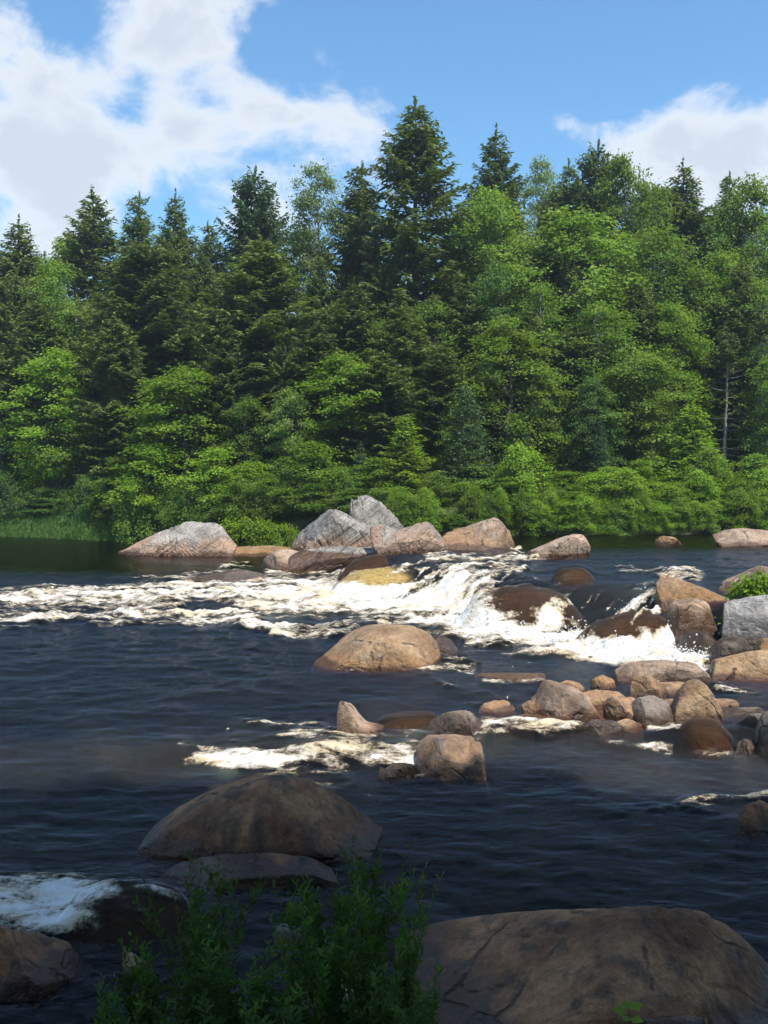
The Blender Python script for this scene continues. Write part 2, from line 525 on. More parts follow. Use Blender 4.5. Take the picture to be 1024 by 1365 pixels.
def water_mat():
    b = NB('tannin_river_water')
    pos = b.node('ShaderNodeNewGeometry')
    foam = b.attr('foam')
    turb = b.attr('turb')
    # ripples: wavelets of several sizes, drawn out across the current
    c1 = b.node('ShaderNodeMapping', Vector=pos, Scale=(0.75, 1.5, 1.0), Rotation=(0, 0, 0.25))
    r1 = b.noise(c1, 2.1, 3, 0.55, 0.5)
    c2 = b.node('ShaderNodeMapping', Vector=pos, Scale=(0.8, 1.4, 1.0), Rotation=(0, 0, -0.3))
    r2 = b.noise(c2, 10.0, 4, 0.62, 0.6)
    r3 = b.noise(pos, 22.0, 4, 0.65, 0.2)
    hgt = b.math('ADD', b.math('ADD', b.math('MULTIPLY', r1, 0.7), b.math('MULTIPLY', r2, 0.5)), b.math('MULTIPLY', r3, 0.22))
    strength = b.math('MULTIPLY', b.math('ADD', 0.62, b.math('MULTIPLY', turb, 0.38), clamp=True), b.attr('chop'))
    bp = b.node('ShaderNodeBump', Strength=strength, Distance=0.29, Height=hgt)
    gl = b.node('ShaderNodeBsdfGlossy', Color=(1, 1, 1, 1), Roughness=0.06, Normal=bp)
    trn = b.node('ShaderNodeBsdfTransparent', Color=(0.86, 0.72, 0.55, 1))
    fr = b.node('ShaderNodeFresnel', IOR=1.34)
    fr = b.math('MULTIPLY', fr, 0.62)
    water = b.node('ShaderNodeMixShader', i0=fr, i1=trn, i2=gl)
    # a little light scattered back by bubbles and tannin
    scol = b.mix(b.attr('amber'), b.mix(b.attr('shallow'), (0.05, 0.026, 0.011), (0.11, 0.062, 0.033)), (0.62, 0.43, 0.15))
    scat = b.node('ShaderNodeBsdfDiffuse', Color=scol, Normal=bp)
    water = b.node('ShaderNodeMixShader', i0=b.math('MULTIPLY', b.math('SUBTRACT', 1.0, fr), b.math('ADD', 0.025, b.math('MULTIPLY', b.math('MULTIPLY', b.attr('shallow'), b.rng(r2, 0.3, 0.6, 0.4, 1.0)), b.math('ADD', 0.42, b.math('MULTIPLY', b.attr('amber'), 0.35))))), i1=water, i2=scat)
    # foam, broken up into clots and threads
    cf = b.node('ShaderNodeMapping', Vector=pos, Scale=(0.7, 1.25, 1.0))
    f1 = b.noise(cf, 5.0, 7, 0.68, 0.2)
    f2 = b.noise(pos, 24.0, 4, 0.65, 0.3)
    brk = b.math('ADD', b.math('MULTIPLY', b.math('SUBTRACT', f1, 0.5), 2.0), b.math('MULTIPLY', b.math('SUBTRACT', f2, 0.5), 0.7))
    fm = b.math('ADD', foam, brk)
    fmask = b.rng(fm, 0.38, 1.0)
    cthin = b.rng(fm, 0.55, 1.25)
    tan_n = b.noise(b.node('ShaderNodeMapping', Vector=pos, Scale=(0.6, 1.6, 1.0)), 1.5, 4, 0.6, 0.3)
    fcol = b.mix(b.math('MULTIPLY', b.rng(tan_n, 0.46, 0.64), 0.8), b.mix(cthin, (0.52, 0.42, 0.28), (0.74, 0.73, 0.70)), (0.60, 0.47, 0.27))
    fb = b.node('ShaderNodeBump', Strength=0.6, Distance=0.07, Height=b.math('ADD', f1, b.math('MULTIPLY', f2, 0.4)))
    fs = b.node('ShaderNodeBsdfPrincipled', Base_Color=fcol, Roughness=0.55, Normal=fb)
    b.surf(b.node('ShaderNodeMixShader', i0=fmask, i1=water, i2=fs))
    va = b.N.new('ShaderNodeVolumeAbsorption')
    va.inputs['Color'].default_value = (0.52, 0.36, 0.18, 1)
    va.inputs['Density'].default_value = 9.0
    b.L.new(va.outputs[0], b.out.inputs['Volume'])
    return b.m


MAT['water'] = water_mat()

# ------------------------------------------------------------------ ground
gx = np.unique(np.concatenate([np.linspace(-26, 26, 150), np.sign(np.linspace(-1, 1, 60)) * (26 + np.abs(np.linspace(-1, 1, 60)) ** 3 * 1800)]))
gy = np.unique(np.concatenate([-np.geomspace(1.5, 900, 22), np.linspace(-1.4, 16, 90), np.linspace(16.3, 62, 110), np.geomspace(63, 2600, 26)]))
GX, GY = np.meshgrid(gx, gy)
GZ = ground_z(GX, GY)
nxg, nyg = len(gx), len(gy)
ii, jj = np.meshgrid(np.arange(nyg - 1), np.arange(nxg - 1), indexing='ij')
a = (ii * nxg + jj).ravel()
gq = np.stack([a, a + 1, a + nxg + 1, a + nxg], 1)
link('ground', mesh_np('ground', np.stack([GX, GY, GZ], -1).reshape(-1, 3), gq, MAT['ground'], True), kind='structure')

# ------------------------------------------------------------------ river surface
# white water: strokes as photo pixels (x0, y0, x1, y1, half height, strength, stretch)
FOAM = [
    (930, 884, 820, 868, 11, 1.25), (830, 868, 720, 852, 12, 1.3), (720, 850, 640, 836, 16, 1.3), (650, 838, 560, 822, 16, 1.1),
    (600, 795, 640, 830, 20, 1.25), (725, 812, 745, 845, 14, 1.0), (690, 806, 700, 838, 9, .5), (745, 815, 790, 850, 7, .75),
    (866, 846, 858, 868, 8, .95), (893, 848, 888, 874, 8, .95), (913, 862, 910, 878, 6, .8),
    (640, 790, 560, 790, 16, 1.2), (580, 812, 500, 800, 18, 1.15), (560, 780, 520, 795, 10, .9),
    (520, 798, 420, 790, 22, 1.05), (430, 786, 300, 786, 17, 1.0), (310, 786, 150, 792, 12, .95), (150, 793, -40, 798, 11, .85),
    (460, 812, 330, 806, 12, .85), (330, 824, 120, 822, 8, .8), (120, 822, -40, 828, 7, .75), (240, 806, 60, 806, 5, .65),
    (470, 840, 330, 832, 6, .85), (520, 850, 380, 848, 5, .7), (620, 828, 480, 822, 10, .85),
    (360, 763, 480, 764, 4, .95), (200, 772, 340, 768, 4, .6), (60, 768, 230, 770, 3, .35), (330, 752, 300, 757, 5, .6),
    (690, 741, 570, 744, 4, .8), (680, 752, 590, 756, 6, .75), (640, 765, 560, 768, 7, .8), (560, 757, 520, 762, 5, .6),
    (780, 738, 700, 744, 3, .6), (700, 760, 640, 768, 5, .6), (660, 733, 690, 730, 3, .7),
    (930, 768, 870, 762, 4, .75), (870, 762, 820, 756, 3, .6), (870, 778, 835, 790, 4, .6), (880, 790, 850, 806, 4, .65),
    (870, 798, 800, 830, 3, .65), (885, 806, 830, 838, 3, .55), (850, 786, 790, 812, 3, .5),
    (565, 893, 610, 888, 8, .75), (600, 872, 625, 892, 8, .7), (620, 868, 800, 872, 4, .55), (645, 905, 715, 907, 4, .75),
    (560, 902, 600, 918, 5, .45), (430, 892, 470, 896, 3, .4), (830, 900, 880, 892, 5, .6),
    (340, 960, 460, 974, 5, .62), (240, 990, 330, 1012, 9, .6), (300, 1010, 430, 1022, 17, .85), (400, 1000, 548, 990, 15, .85),
    (500, 1015, 556, 1010, 10, .8), (545, 1000, 556, 1028, 6, .9), (610, 970, 665, 985, 6, .8), (650, 965, 740, 972, 9, .95),
    (740, 978, 800, 990, 4, .7), (800, 992, 900, 996, 6, .8), (890, 994, 985, 1002, 6, .7), (865, 965, 905, 968, 4, .8),
    (640, 945, 700, 962, 5, .5), (960, 918, 1000, 924, 5, .6), (880, 1082, 950, 1078, 5, .5), (940, 1078, 1040, 1058, 9, .72),
    (-20, 1180, 110, 1188, 16, 1.15), (-20, 1215, 80, 1226, 16, 1.1), (180, 1185, 235, 1200, 5, .6), (150, 1215, 180, 1218, 4, .5),
    (480, 1128, 500, 1136, 4, .5), (505, 1150, 520, 1160, 4, .6), (860, 1100, 960, 1120, 5, .25),
]
HOLES = [(505, 771, 52, 13, .8), (700, 790, 58, 16, .6), (768, 764, 30, 11, .9), (482, 750, 32, 11, .8), (820, 838, 34, 16, .4), (870, 833, 20, 10, .6), (300, 812, 60, 4, .6), (560, 838, 50, 5, .5)]
# swells of water over sunken rocks: px, py, half width px, half depth m, height m
BUMPS = [(697, 808, 68, 1.3, .26), (765, 764, 30, .9, .22), (505, 779, 58, 1.2, .30), (488, 757, 34, 1.2, .2), (830, 842, 62, .8, .2),
         (170, 1222, 85, .55, .26), (298, 772, 55, .7, .14), (640, 783, 25, .8, .1), (600, 775, 30, .8, .16), (420, 800, 40, .9, .16),
         (330, 800, 45, .9, .13), (210, 802, 50, .9, .1), (560, 812, 30, .8, .14), (430, 1005, 60, .5, .08), (905, 985, 50, .4, .08)]


def build_water():
    tmid = np.linspace(-0.43, 0.43, 640)
    text = 0.43 + np.geomspace(0.006, 2.6, 40)
    t = np.concatenate([-text[::-1], tmid, text])
    v = np.linspace(1 / 64.0, 1 / 6.3, 610)
    rows = np.concatenate([1 / v, np.linspace(6.1, 2.0, 14)])[::-1]
    T, Y = np.meshgrid(t, rows)
    X = T * Y
    z = water_level(X, Y)
    bump = np.zeros_like(z)
    for px, py, hw, hd, hh in BUMPS:
        bx, by, bz = px_ground(px, py)
        rx = hw / F * by
        q = ((X - bx) / rx) ** 2 + ((Y - by) / hd) ** 2
        bump = np.maximum(bump, hh * np.clip(1 - q, 0, 1) ** 0.8 * (1 + 0.0 * q))
        # smooth skirt
        bump = np.maximum(bump, hh * 0.35 * np.exp(-q))
    z = z + bump
    # a skin of water drawn over the rocks that lie just under the surface
    shallow = np.zeros_like(z)
    amber = np.zeros_like(z)
    for xc, yc, w, d, zb, RP, is_amber in OVER:
        G = 34
        ex_, ey_ = w * .85, d * .95
        hm = np.full((G, G), zb - .25)
        ix = ((RP[:, 0] - xc) / ex_ * .5 + .5) * (G - 1)
        iy = ((RP[:, 1] - yc) / ey_ * .5 + .5) * (G - 1)
        for ox in (-1, 0, 1):
            for oy in (-1, 0, 1):
                np.maximum.at(hm, (np.clip((iy + oy).round().astype(int), 0, G - 1), np.clip((ix + ox).round().astype(int), 0, G - 1)), RP[:, 2])
        kk = np.array([1, 3, 4, 3, 1]) / 12.0
        for _ in range(2):
            hm = np.apply_along_axis(lambda v: np.convolve(np.pad(v, 2, mode='edge'), kk, mode='valid'), 0, hm)
            hm = np.apply_along_axis(lambda v: np.convolve(np.pad(v, 2, mode='edge'), kk, mode='valid'), 1, hm)
        gx_ = np.clip(((X - xc) / ex_ * .5 + .5) * (G - 1), 0, G - 1.001)
        gy_ = np.clip(((Y - yc) / ey_ * .5 + .5) * (G - 1), 0, G - 1.001)
        i0, j0 = gx_.astype(int), gy_.astype(int)
        fx_, fy_ = gx_ - i0, gy_ - j0
        hs = (hm[j0, i0] * (1 - fx_) + hm[j0, i0 + 1] * fx_) * (1 - fy_) + (hm[j0 + 1, i0] * (1 - fx_) + hm[j0 + 1, i0 + 1] * fx_) * fy_
        inside = (np.abs(X - xc) < ex_) & (np.abs(Y - yc) < ey_)
        up_ = hs + 0.10
        sh_ = np.where(inside, sstep(-0.10, 0.16, up_ - z), 0.0)
        shallow = np.maximum(shallow, sh_)
        if is_amber:
            amber = np.maximum(amber, sh_)
        z = np.where(inside, np.maximum(z, up_), z)
    PX = 512 + F * X / Y
    PY = PH + F * (H - z) / Y
    foam = np.zeros_like(z)
    # wobble the strokes so that no edge runs straight
    wx = 26 * fbm2(X * 0.9, Y * 0.9, 4, 40) * (9 / Y + 0.35)
    wy = 12 * fbm2(X * 1.1, Y * 1.1, 4, 60) * (9 / Y + 0.30)
    QX, QY = PX + wx, PY + wy
    for x0, y0, x1, y1, hw, st in FOAM:
        if 765 < y0 < 885:
            hw, st = hw * 1.15, st * 0.98
        elif y0 > 930:
            hw, st = hw * 1.5, (st * 0.78 if y0 < 1150 else st * .85)
        dx, dy = x1 - x0, y1 - y0
        s = 1.0
        tt = np.clip(((QX - x0) * dx + (QY - y0) * dy) / (dx * dx + dy * dy + 1e-6), 0, 1)
        ex = (QX - x0 - tt * dx) / (hw * 1.9)
        ey = (QY - y0 - tt * dy) / (hw * 1.15)
        d = ex * ex + ey * ey
        foam = np.maximum(foam, st * np.exp(-d * 0.9))
    # drawn-out streaks along the current (flow runs towards -x, +/- a little)
    fl = fbm2(X * 0.5 + 0.2 * Y, Y * 2.7 - X * 0.3, 5, 70)
    fine = fbm2(X * 2.2, Y * 5.0, 4, 90)
    foam = foam * (1 + 0.85 * fl + 0.5 * fine)
    # threads of white drawn down the face of the falls
    dl = poly_dist(X, Y, LEDGE)
    zone_f = np.exp(-((dl + 0.2) / 1.5) ** 2) * sstep(-1.5, 0.8, X)
    across = X * 0.80 - Y * 0.60
    along = X * 0.60 + Y * 0.80
    thr = fbm2(across * 5.0, along * 0.55, 4, 150)
    foam = foam + zone_f * (0.75 * sstep(0.0, 0.4, thr) - 0.30 * sstep(0.0, -0.4, thr))
    for hx, hy, rx, ry, k in HOLES:
        foam = foam * (1 - k * np.exp(-(((QX - hx) / rx) ** 2 + ((QY - hy) / ry) ** 2) ** 1.5))
    foam = np.clip(foam, 0, 1.4)
    foam = foam * sstep(.14, .46, foam)
    turb = np.clip(foam * 1.1, 0, 1)
    # flecks of foam carried on the dark water
    fk = noise2(X * 5.5, Y * 9.0, 101) + 0.6 * fbm2(X * 0.8, Y * 1.5, 3, 111)
    zone = sstep(8.5, 13, Y) * (1 - sstep(24, 30, Y)) * (0.45 + 0.55 * sstep(-8, 2, X))
    foam = np.maximum(foam, zone * sstep(0.98, 1.25, fk) * 0.72)
    chop = (1 - 0.72 * sstep(29, 36, Y)) * (1 - 0.25 * sstep(-2, -10, X) * sstep(18, 24, Y))
    # waves: long undulations, standing waves in the rapid, boils in the foam
    calm = 1 - 0.75 * sstep(32, 40, Y)
    wave = 0.030 * fbm2(X * 0.9 + 0.2 * Y, Y * 1.5, 3, 120) + 0.020 * fbm2(X * 2.6, Y * 3.6, 3, 130)
    boil = fbm2(X * 1.3, Y * 2.0, 5, 140, 0.6)
    z = z + wave * calm * (1 + 0.9 * turb) + turb * (0.06 + 0.26 * boil) * (0.45 + 0.55 * sstep(14, 20, Y))
    n0, n1 = z.shape
    i, j = np.meshgrid(np.arange(n0 - 1), np.arange(n1 - 1), indexing='ij')
    a = (i * n1 + j).ravel()
    q = np.stack([a, a + 1, a + n1 + 1, a + n1], 1)
    me = mesh_np('river_water', np.stack([X, Y, z], -1).reshape(-1, 3), q, MAT['water'], True, vattr={'foam': np.clip(foam, 0, 1.4), 'turb': turb, 'shallow': shallow, 'amber': amber, 'chop': chop})
    o = link('river_water', me, kind='structure')
    # spray thrown up where the rapid breaks
    rg = np.random.RandomState(4)
    heavy = np.argwhere((foam > .95) & (Y > 16.5) & (Y < 27) & (X > -1.0) & (np.abs(T) < .43))
    n = 4200
    pk = heavy[rg.randint(0, len(heavy), n)]
    px_, py_, pz_ = X[pk[:, 0], pk[:, 1]], Y[pk[:, 0], pk[:, 1]], z[pk[:, 0], pk[:, 1]]
    lift = noise2(px_ * 1.5, py_ * 1.5, 33) * .5 + .5
    ctr = np.column_stack([px_, py_, pz_ + rg.exponential(.05, n) * (0.3 + 1.6 * lift)]) + rg.normal(0, .02, (n, 3))
    octv = np.array([[1, 0, 0], [-1, 0, 0], [0, 1, 0], [0, -1, 0], [0, 0, 1], [0, 0, -1]], float)
    octf = np.array([[0, 2, 4], [2, 1, 4], [1, 3, 4], [3, 0, 4], [2, 0, 5], [1, 2, 5], [3, 1, 5], [0, 3, 5]])
    sv = (ctr[:, None, :] + octv[None] * (rg.uniform(.006, .02, n)[:, None, None] * rg.uniform(.6, 1.4, (n, 1, 3)))).reshape(-1, 3)
    sf = (octf[None] + 6 * np.arange(n)[:, None, None]).reshape(-1, 3)
    bsp = NB('white_spray')
    bsp.surf(bsp.node('ShaderNodeBsdfPrincipled', Base_Color=(0.8, 0.8, 0.78), Roughness=0.4))
    link('water_spray', mesh_np('water_spray', sv, sf, bsp.m, True), None, (0, 0, 0), 'fine white spray drops thrown up over the breaking rapid', 'spray', None, 'stuff')
    return o



# ------------------------------------------------------------------ rocks
OVER = []


def rock(name, label, Lp, Rp, base, prof, mat, depth=0.75, seed=1, cuts=3, ex=1.0, rough=0.07, strata=0.0, wet=0.12, low=0.35, z0=None, cat='rock',
         group=None, bury=0.6, cutlo=0.46, res=1.0, over=False, tilt=0.62, under=0.0, end=2.6, crisp=38.0, soft=0.04, sink=0.0):
    """a boulder whose skyline follows prof [(u, photo row)] between photo columns Lp and Rp; base = photo row of its front foot"""
    rough *= 1.0
    if over:
        soft = .6
    xm, Yb, zw = px_ground((Lp + Rp) / 2, base, z0)
    w = (Rp - Lp) / F * Yb
    d = w * depth
    Yc = Yb + d * 0.42
    w = (Rp - Lp) / F * Yc
    d = w * depth
    xc = ((Lp + Rp) / 2 - 512) / F * Yc
    rng = np.random.RandomState(seed)
    nu = int(np.clip(36 * res * (w / Yc) * 18, 28, 100))
    nv = int(nu * 0.95)
    u = 0.5 - 0.5 * np.cos(np.linspace(0, math.pi, nu + 2)[1:-1])
    pu = np.array([p[0] for p in prof])
    prow = np.array([p[1] for p in prof], float)
    zb = zw - 0.10
    top = np.maximum(np.interp(u, pu, H - (prow - PH) / F * Yc), zb + 0.03)
    hd = d / 2 * np.sqrt(np.clip(1 - (2 * u - 1) ** 2, 0, 1))
    hgt = float((top - zb).max())
    # an angular stone: the gauge of a set of cleavage planes, rounded at the arrises
    npl = 4 + cuts if w > .55 else 8 + cuts
    crisp = crisp if w > .55 else min(crisp, 20.0)
    k = np.arange(npl) + 0.5
    ph_ = np.arccos(1 - 1.35 * k / npl) + rng.normal(0, .2, npl)
    az_ = k * 2.39996 + rng.uniform(0, 6.28) + rng.normal(0, .3, npl)
    nrm = np.column_stack([np.sin(ph_) * np.cos(az_), np.sin(ph_) * np.sin(az_), np.cos(ph_)])
    cof = rng.uniform(cutlo, 1.0, npl)
    nrm = np.concatenate([nrm, [[1, 0, 0], [-1, 0, 0], [0, 1, 0], [0, -1, 0], [0, 0, 1]]])
    cof = np.concatenate([cof, [1.0, 1.0, .9, .9, .82]])
    al = np.linspace(0, math.pi, nu + 2)[1:-1]
    th = np.linspace(0, 2 * math.pi, nv, endpoint=False)
    AL, TH = np.meshgrid(al, th, indexing='ij')
    dv = np.stack([-np.cos(AL), np.sin(AL) * np.cos(TH), np.sin(AL) * np.sin(TH)], -1).reshape(-1, 3)
    g = np.maximum(dv @ nrm.T, 0) / cof[None, :]
    r = np.power(np.power(g, crisp).sum(1), -1 / crisp)
    r = r * (1 - soft) + soft
    P = dv * r[:, None]
    P[:, 2] += 0.0 if over else 0.28
    P[:, 0] = -w / 2 + (P[:, 0] - P[:, 0].min()) * w / np.ptp(P[:, 0])
    P[:, 1] *= d / np.ptp(P[:, 1])
    P[:, 1] += (P[:, 2] > 0) * P[:, 2] * d * rng.uniform(-.05, .16)
    P[:, 2] = np.where(P[:, 2] > 0, P[:, 2] * hgt, P[:, 2] * bury)
    if under:
        k_ = sstep(0.0, 1.0, (0.34 * hgt - P[:, 2]) / (0.16 * hgt)) * (P[:, 1] < 0)
        P[:, 1] *= 1 - under * k_
    sz = max(hgt, 0.25 * w)
    s = seed * 13.7
    fr = 2.0 / sz
    A = rough * sz
    for ax in range(3):
        P[:, ax] += A * (1.0 if ax < 2 else 0.8) * fbm3(P[:, 0] * fr + s, P[:, 1] * fr + ax * 31, P[:, 2] * fr, 5, seed + ax * 7, 0.5)
    # cracks and pits
    cr = np.abs(fbm3(P[:, 0] * fr * 0.8 + s + 50, P[:, 1] * fr * 0.8, P[:, 2] * fr * 0.8, 3, seed + 40))
    dent = A * 0.8 * np.exp(-(cr / 0.035) ** 2)
    rad = P / (np.linalg.norm(P, axis=1, keepdims=True) + 1e-6)
    P -= rad * dent[:, None]
    if strata:
        q = P[:, 0] * -math.sin(tilt) + P[:, 2] * math.cos(tilt) + 0.25 * P[:, 1]
        q = q / strata + 0.6 * fbm3(P[:, 0], P[:, 1], P[:, 2], 2, seed + 3)
        st = (q - np.floor(q))
        P += rad * ((st - 0.5) * strata * 0.09 - strata * 0.05 * (st < 0.12))[:, None]
    # fit the skyline seen from the bank to the profile, column by column
    PXv = 512 + F * (xc + P[:, 0]) / (Yc + P[:, 1])
    uc = np.clip((PXv - Lp) / (Rp - Lp), 0, 1)
    nb_ = 20
    bi = np.clip((uc * nb_).astype(int), 0, nb_ - 1)
    fac = np.ones(nb_)
    cand = np.geomspace(.12, 4.0, 90)
    rowmax = PH + F * (H - zw - (.07 if not over else .0)) / Yc
    for q_ in range(nb_):
        m = (bi == q_) & (P[:, 2] > 0)
        if not m.any():
            continue
        rows = (PH + F * (H - zb - cand[:, None] * P[m, 2][None, :]) / (Yc + P[m, 1])[None, :]).min(1)
        fac[q_] = cand[np.argmin(np.abs(rows - min(np.interp((q_ + .5) / nb_, pu, prow), rowmax)))]
    fac = np.minimum(fac, 3.0 * np.median(fac))
    fac = np.convolve(np.pad(fac, 1, mode='edge'), [.25, .5, .25], mode='valid')
    fv = np.interp(uc, (np.arange(nb_) + .5) / nb_, fac)
    P[:, 2] = np.where(P[:, 2] > 0, P[:, 2] * fv, P[:, 2])
    P = np.concatenate([P, [P[:nv].mean(0) - np.array([.01 * w, 0, 0]), P[-nv - 0:].mean(0) + np.array([.01 * w, 0, 0])]])
    idx = np.arange(nu * nv).reshape(nu, nv)
    a = idx[:-1]
    b2 = idx[1:]
    quads = np.stack([a, b2, np.roll(b2, -1, 1), np.roll(a, -1, 1)], -1).reshape(-1, 4)
    e0 = np.stack([np.full(nv, nu * nv), idx[0], np.roll(idx[0], -1)], -1)
    e1 = np.stack([np.full(nv, nu * nv + 1), np.roll(idx[-1], -1), idx[-1]], -1)
    faces = [tuple(f) for f in quads[:, ::-1]] if False else None
    # triangulate so one face size serves
    tri = np.concatenate([quads[:, [0, 1, 2]], quads[:, [0, 2, 3]], e0, e1])
    hw = P[:, 2] - 0.10          # height above the local water
    nzv = fbm3(P[:, 0] * 2.2 / max(sz, .3) + s, P[:, 1] * 2.2 / max(sz, .3), 0 * P[:, 2], 3, seed + 9)
    wet = wet * 1.7 + .01
    wv = 1 - sstep(wet * 0.5, wet * 1.1, hw - wet * 0.5 * nzv) if not over else np.zeros(len(P))
    lv = 1 - sstep(low * 0.55, low * 1.35, hw - low * 0.8 * nzv)
    me = mesh_np(name, P, tri, MAT[mat], True, vattr={'wet': wv, 'low': lv})
    try:
        me.set_sharp_from_angle(angle=math.radians(17))
    except Exception:
        pass
    if over:
        OVER.append((xc, Yc, w, d, zb, P + np.array([[xc, Yc, zb - sink]]), mat == 'amber'))
    return link(name, me, None, (xc, Yc, zb - sink), label, cat, group)


P_DOME = [(0, 1122), (.04, 1100), (.2, 1068), (.35, 1045), (.5, 1032), (.64, 1032), (.8, 1054), (.93, 1084), (1, 1112)]
rock('boulder', 'huge brown flat topped boulder lying in the shade at the herb covered near bank', 525, 1062, 1400,
     [(0, 1262), (.03, 1240), (.12, 1226), (.35, 1213), (.6, 1205), (.74, 1206), (.82, 1222), (.9, 1258), (.97, 1310), (1, 1350)], 'brown', .62, 11, 2, .62, .035, low=.2, wet=.1, res=1.2, crisp=18)
rock('boulder', 'large dark dome shaped boulder in shade split by a wide crack along its foot', 184, 510, 1150, P_DOME, 'brown', .42, 12, 3, .9, .035, low=.2, wet=.12, res=1.2, under=.1, soft=.1, crisp=24, cutlo=.6)
rock('boulder', 'low dark slab split off below the large dome shaped boulder', 205, 450, 1186,
     [(0, 1168), (.15, 1148), (.4, 1137), (.65, 1136), (.9, 1144), (1, 1166)], 'brown', .3, 13, 2, .8, .04, low=.1, wet=.16)
rock('boulder', 'reddish brown block standing in shaded water beside the foam below the submerged boulder', -60, 114, 1325,
     [(0, 1228), (.4, 1236), (.75, 1246), (.92, 1258), (1, 1290)], 'brown', .7, 14, 3, .6, .04, low=.3, wet=.1)
rock('rock', 'long low brown rock among the herbs at the foot of the near bank', 368, 538, 1372,
     [(0, 1318), (.1, 1300), (.35, 1299), (.62, 1306), (.86, 1322), (1, 1350)], 'pink', .5, 15, 2, .7, .04, low=.1, wet=.06)
rock('rock', 'small tan stone poking out in front of the huge flat topped boulder', 856, 950, 1385, [(0, 1370), (.25, 1354), (.7, 1353), (1, 1372)], 'tan', .6, 16, 2, .8, .04, wet=.03, z0=.12)
rock('rock', 'small reddish stone in the dark water beside the herbs', 160, 216, 1308, [(0, 1275), (.2, 1268), (.6, 1280), (1, 1302)], 'pink', .7, 17, 3, .8, .05, wet=.05)
rock('rock', 'small wet stone in dark water just behind the herbs', 362, 412, 1262, [(0, 1240), (.3, 1230), (.7, 1236), (1, 1256)], 'grey', .7, 18, 2, .8, .05, wet=.1)
rock('boulder', 'dark boulder with river water sheeting over its back beside the shaded foam', 82, 258, 1252,
     [(0, 1240), (.15, 1212), (.4, 1196), (.7, 1192), (.9, 1205), (1, 1230)], 'wetrock', .6, 19, 1, .9, .04, over=True)
rock('rock', 'small dark rounded rock standing in the shaded riffle foam', 982, 1044, 1116, [(0, 1090), (.15, 1072), (.5, 1066), (1, 1080)], 'brown', .7, 20, 2, .8, .04, wet=.08)
rock('boulder', 'tall brown wet rock rising straight from the water beyond the riffle', 1003, 1090, 1020, [(0, 985), (.08, 955), (.3, 944), (1, 930)], 'wetrock', .8, 21, 3, .8, .04, wet=.3)
rock('boulder', 'brown angular boulder half in shade with white water curling round it', 556, 668, 1036,
     [(0, 1005), (.04, 985), (.14, 978), (.5, 979), (.72, 984), (.9, 1000), (1, 1014)], 'pink', .75, 22, 4, .75, .04, wet=.08, low=.25)
rock('rock', 'low wet stone beside the brown angular boulder', 503, 562, 1038, [(0, 1030), (.4, 1016), (.8, 1018), (1, 1030)], 'wetrock', .7, 23, 2, .8, .05, wet=.3)
rock('rock', 'small tooth shaped pink rock standing alone in the dark water', 449, 514, 980,
     [(0, 938), (.08, 934), (.3, 936), (.45, 950), (.62, 962), (.9, 965), (1, 974)], 'pink', .6, 24, 3, .65, .04, wet=.05, low=.1)
rock('boulder', 'large smooth orange tan boulder alone in the pool below the white rapid', 416, 594, 894,
     [(0, 884), (.12, 866), (.25, 846), (.36, 835), (.52, 831), (.76, 833), (.9, 842), (1, 864)], 'tan', .72, 25, 2, .85, .03, wet=.05, low=.2, soft=.3, crisp=14)
rock('rock', 'dark wet rock tucked against the large orange tan boulder', 570, 610, 874, [(0, 850), (.4, 846), (.8, 852), (1, 866)], 'wetrock', .8, 26, 2, .85, .04, wet=.6)
rock('rock', 'thin flat orange rock barely breaking the surface with a foam line along it', 634, 726, 906, [(0, 903), (.3, 897), (.7, 898), (1, 903)], 'tan', .45, 27, 1, .8, .03, wet=.1)
rock('rock', 'angular pink boulder with a pale sloping top and dark undercut face', 711, 806, 962,
     [(0, 938), (.06, 918), (.14, 905), (.3, 908), (.55, 915), (.8, 930), (1, 952)], 'pink', .75, 28, 4, .7, .035, wet=.1, low=.12)
rock('rock', 'small tan rock peeping out behind the angular pink boulder', 742, 782, 926, [(0, 912), (.4, 906), (.8, 911), (1, 920)], 'pink', .7, 29, 2, .8, .04, wet=.03)
rock('rock', 'low pink stone awash in front of the thin flat orange rock', 638, 688, 951, [(0, 942), (.4, 933), (.8, 935), (1, 946)], 'pink', .7, 30, 2, .8, .05, wet=.04)
rock('rock', 'low brown rock awash above the brown angular boulder', 570, 648, 978, [(0, 964), (.3, 949), (.7, 946), (1, 966)], 'wetrock', .7, 31, 2, .8, .05, wet=.12)
rock('rock', 'small brown block wedged against the angular pink boulder', 695, 721, 955, [(0, 940), (.4, 933), (1, 940)], 'pink', .9, 32, 2, .7, .05, wet=.06)
rock('rock', 'thin tilted slab lying between the angular pink boulder and the pink block', 773, 836, 946, [(0, 924), (.3, 919), (.8, 922), (1, 928)], 'pink', .6, 33, 2, .6, .03, wet=.05, z0=.12)
rock('rock', 'small orange stone beside the flat ledge in the shallows', 788, 820, 918, [(0, 906), (.4, 899), (1, 906)], 'tan', .8, 34, 2, .7, .05, wet=.05)
rock('rock_ledge', 'flat pale ledge of rock just above water below the small falls', 816, 950, 908, [(0, 896), (.15, 882), (.5, 879), (.8, 883), (1, 896)], 'pink', .55, 35, 1, .5, .02, wet=.05, low=.05)
rock('rock', 'pale block broken from the front edge of the flat ledge', 838, 896, 934, [(0, 905), (.1, 898), (.6, 903), (.85, 914), (1, 925)], 'pink', .7, 36, 4, .6, .03, wet=.06, z0=.1)
rock('rock', 'square pink block in the rock bar next to the mottled grey rock', 806, 854, 962, [(0, 934), (.1, 929), (.8, 930), (1, 938)], 'pink', .8, 37, 3, .6, .04, wet=.06)
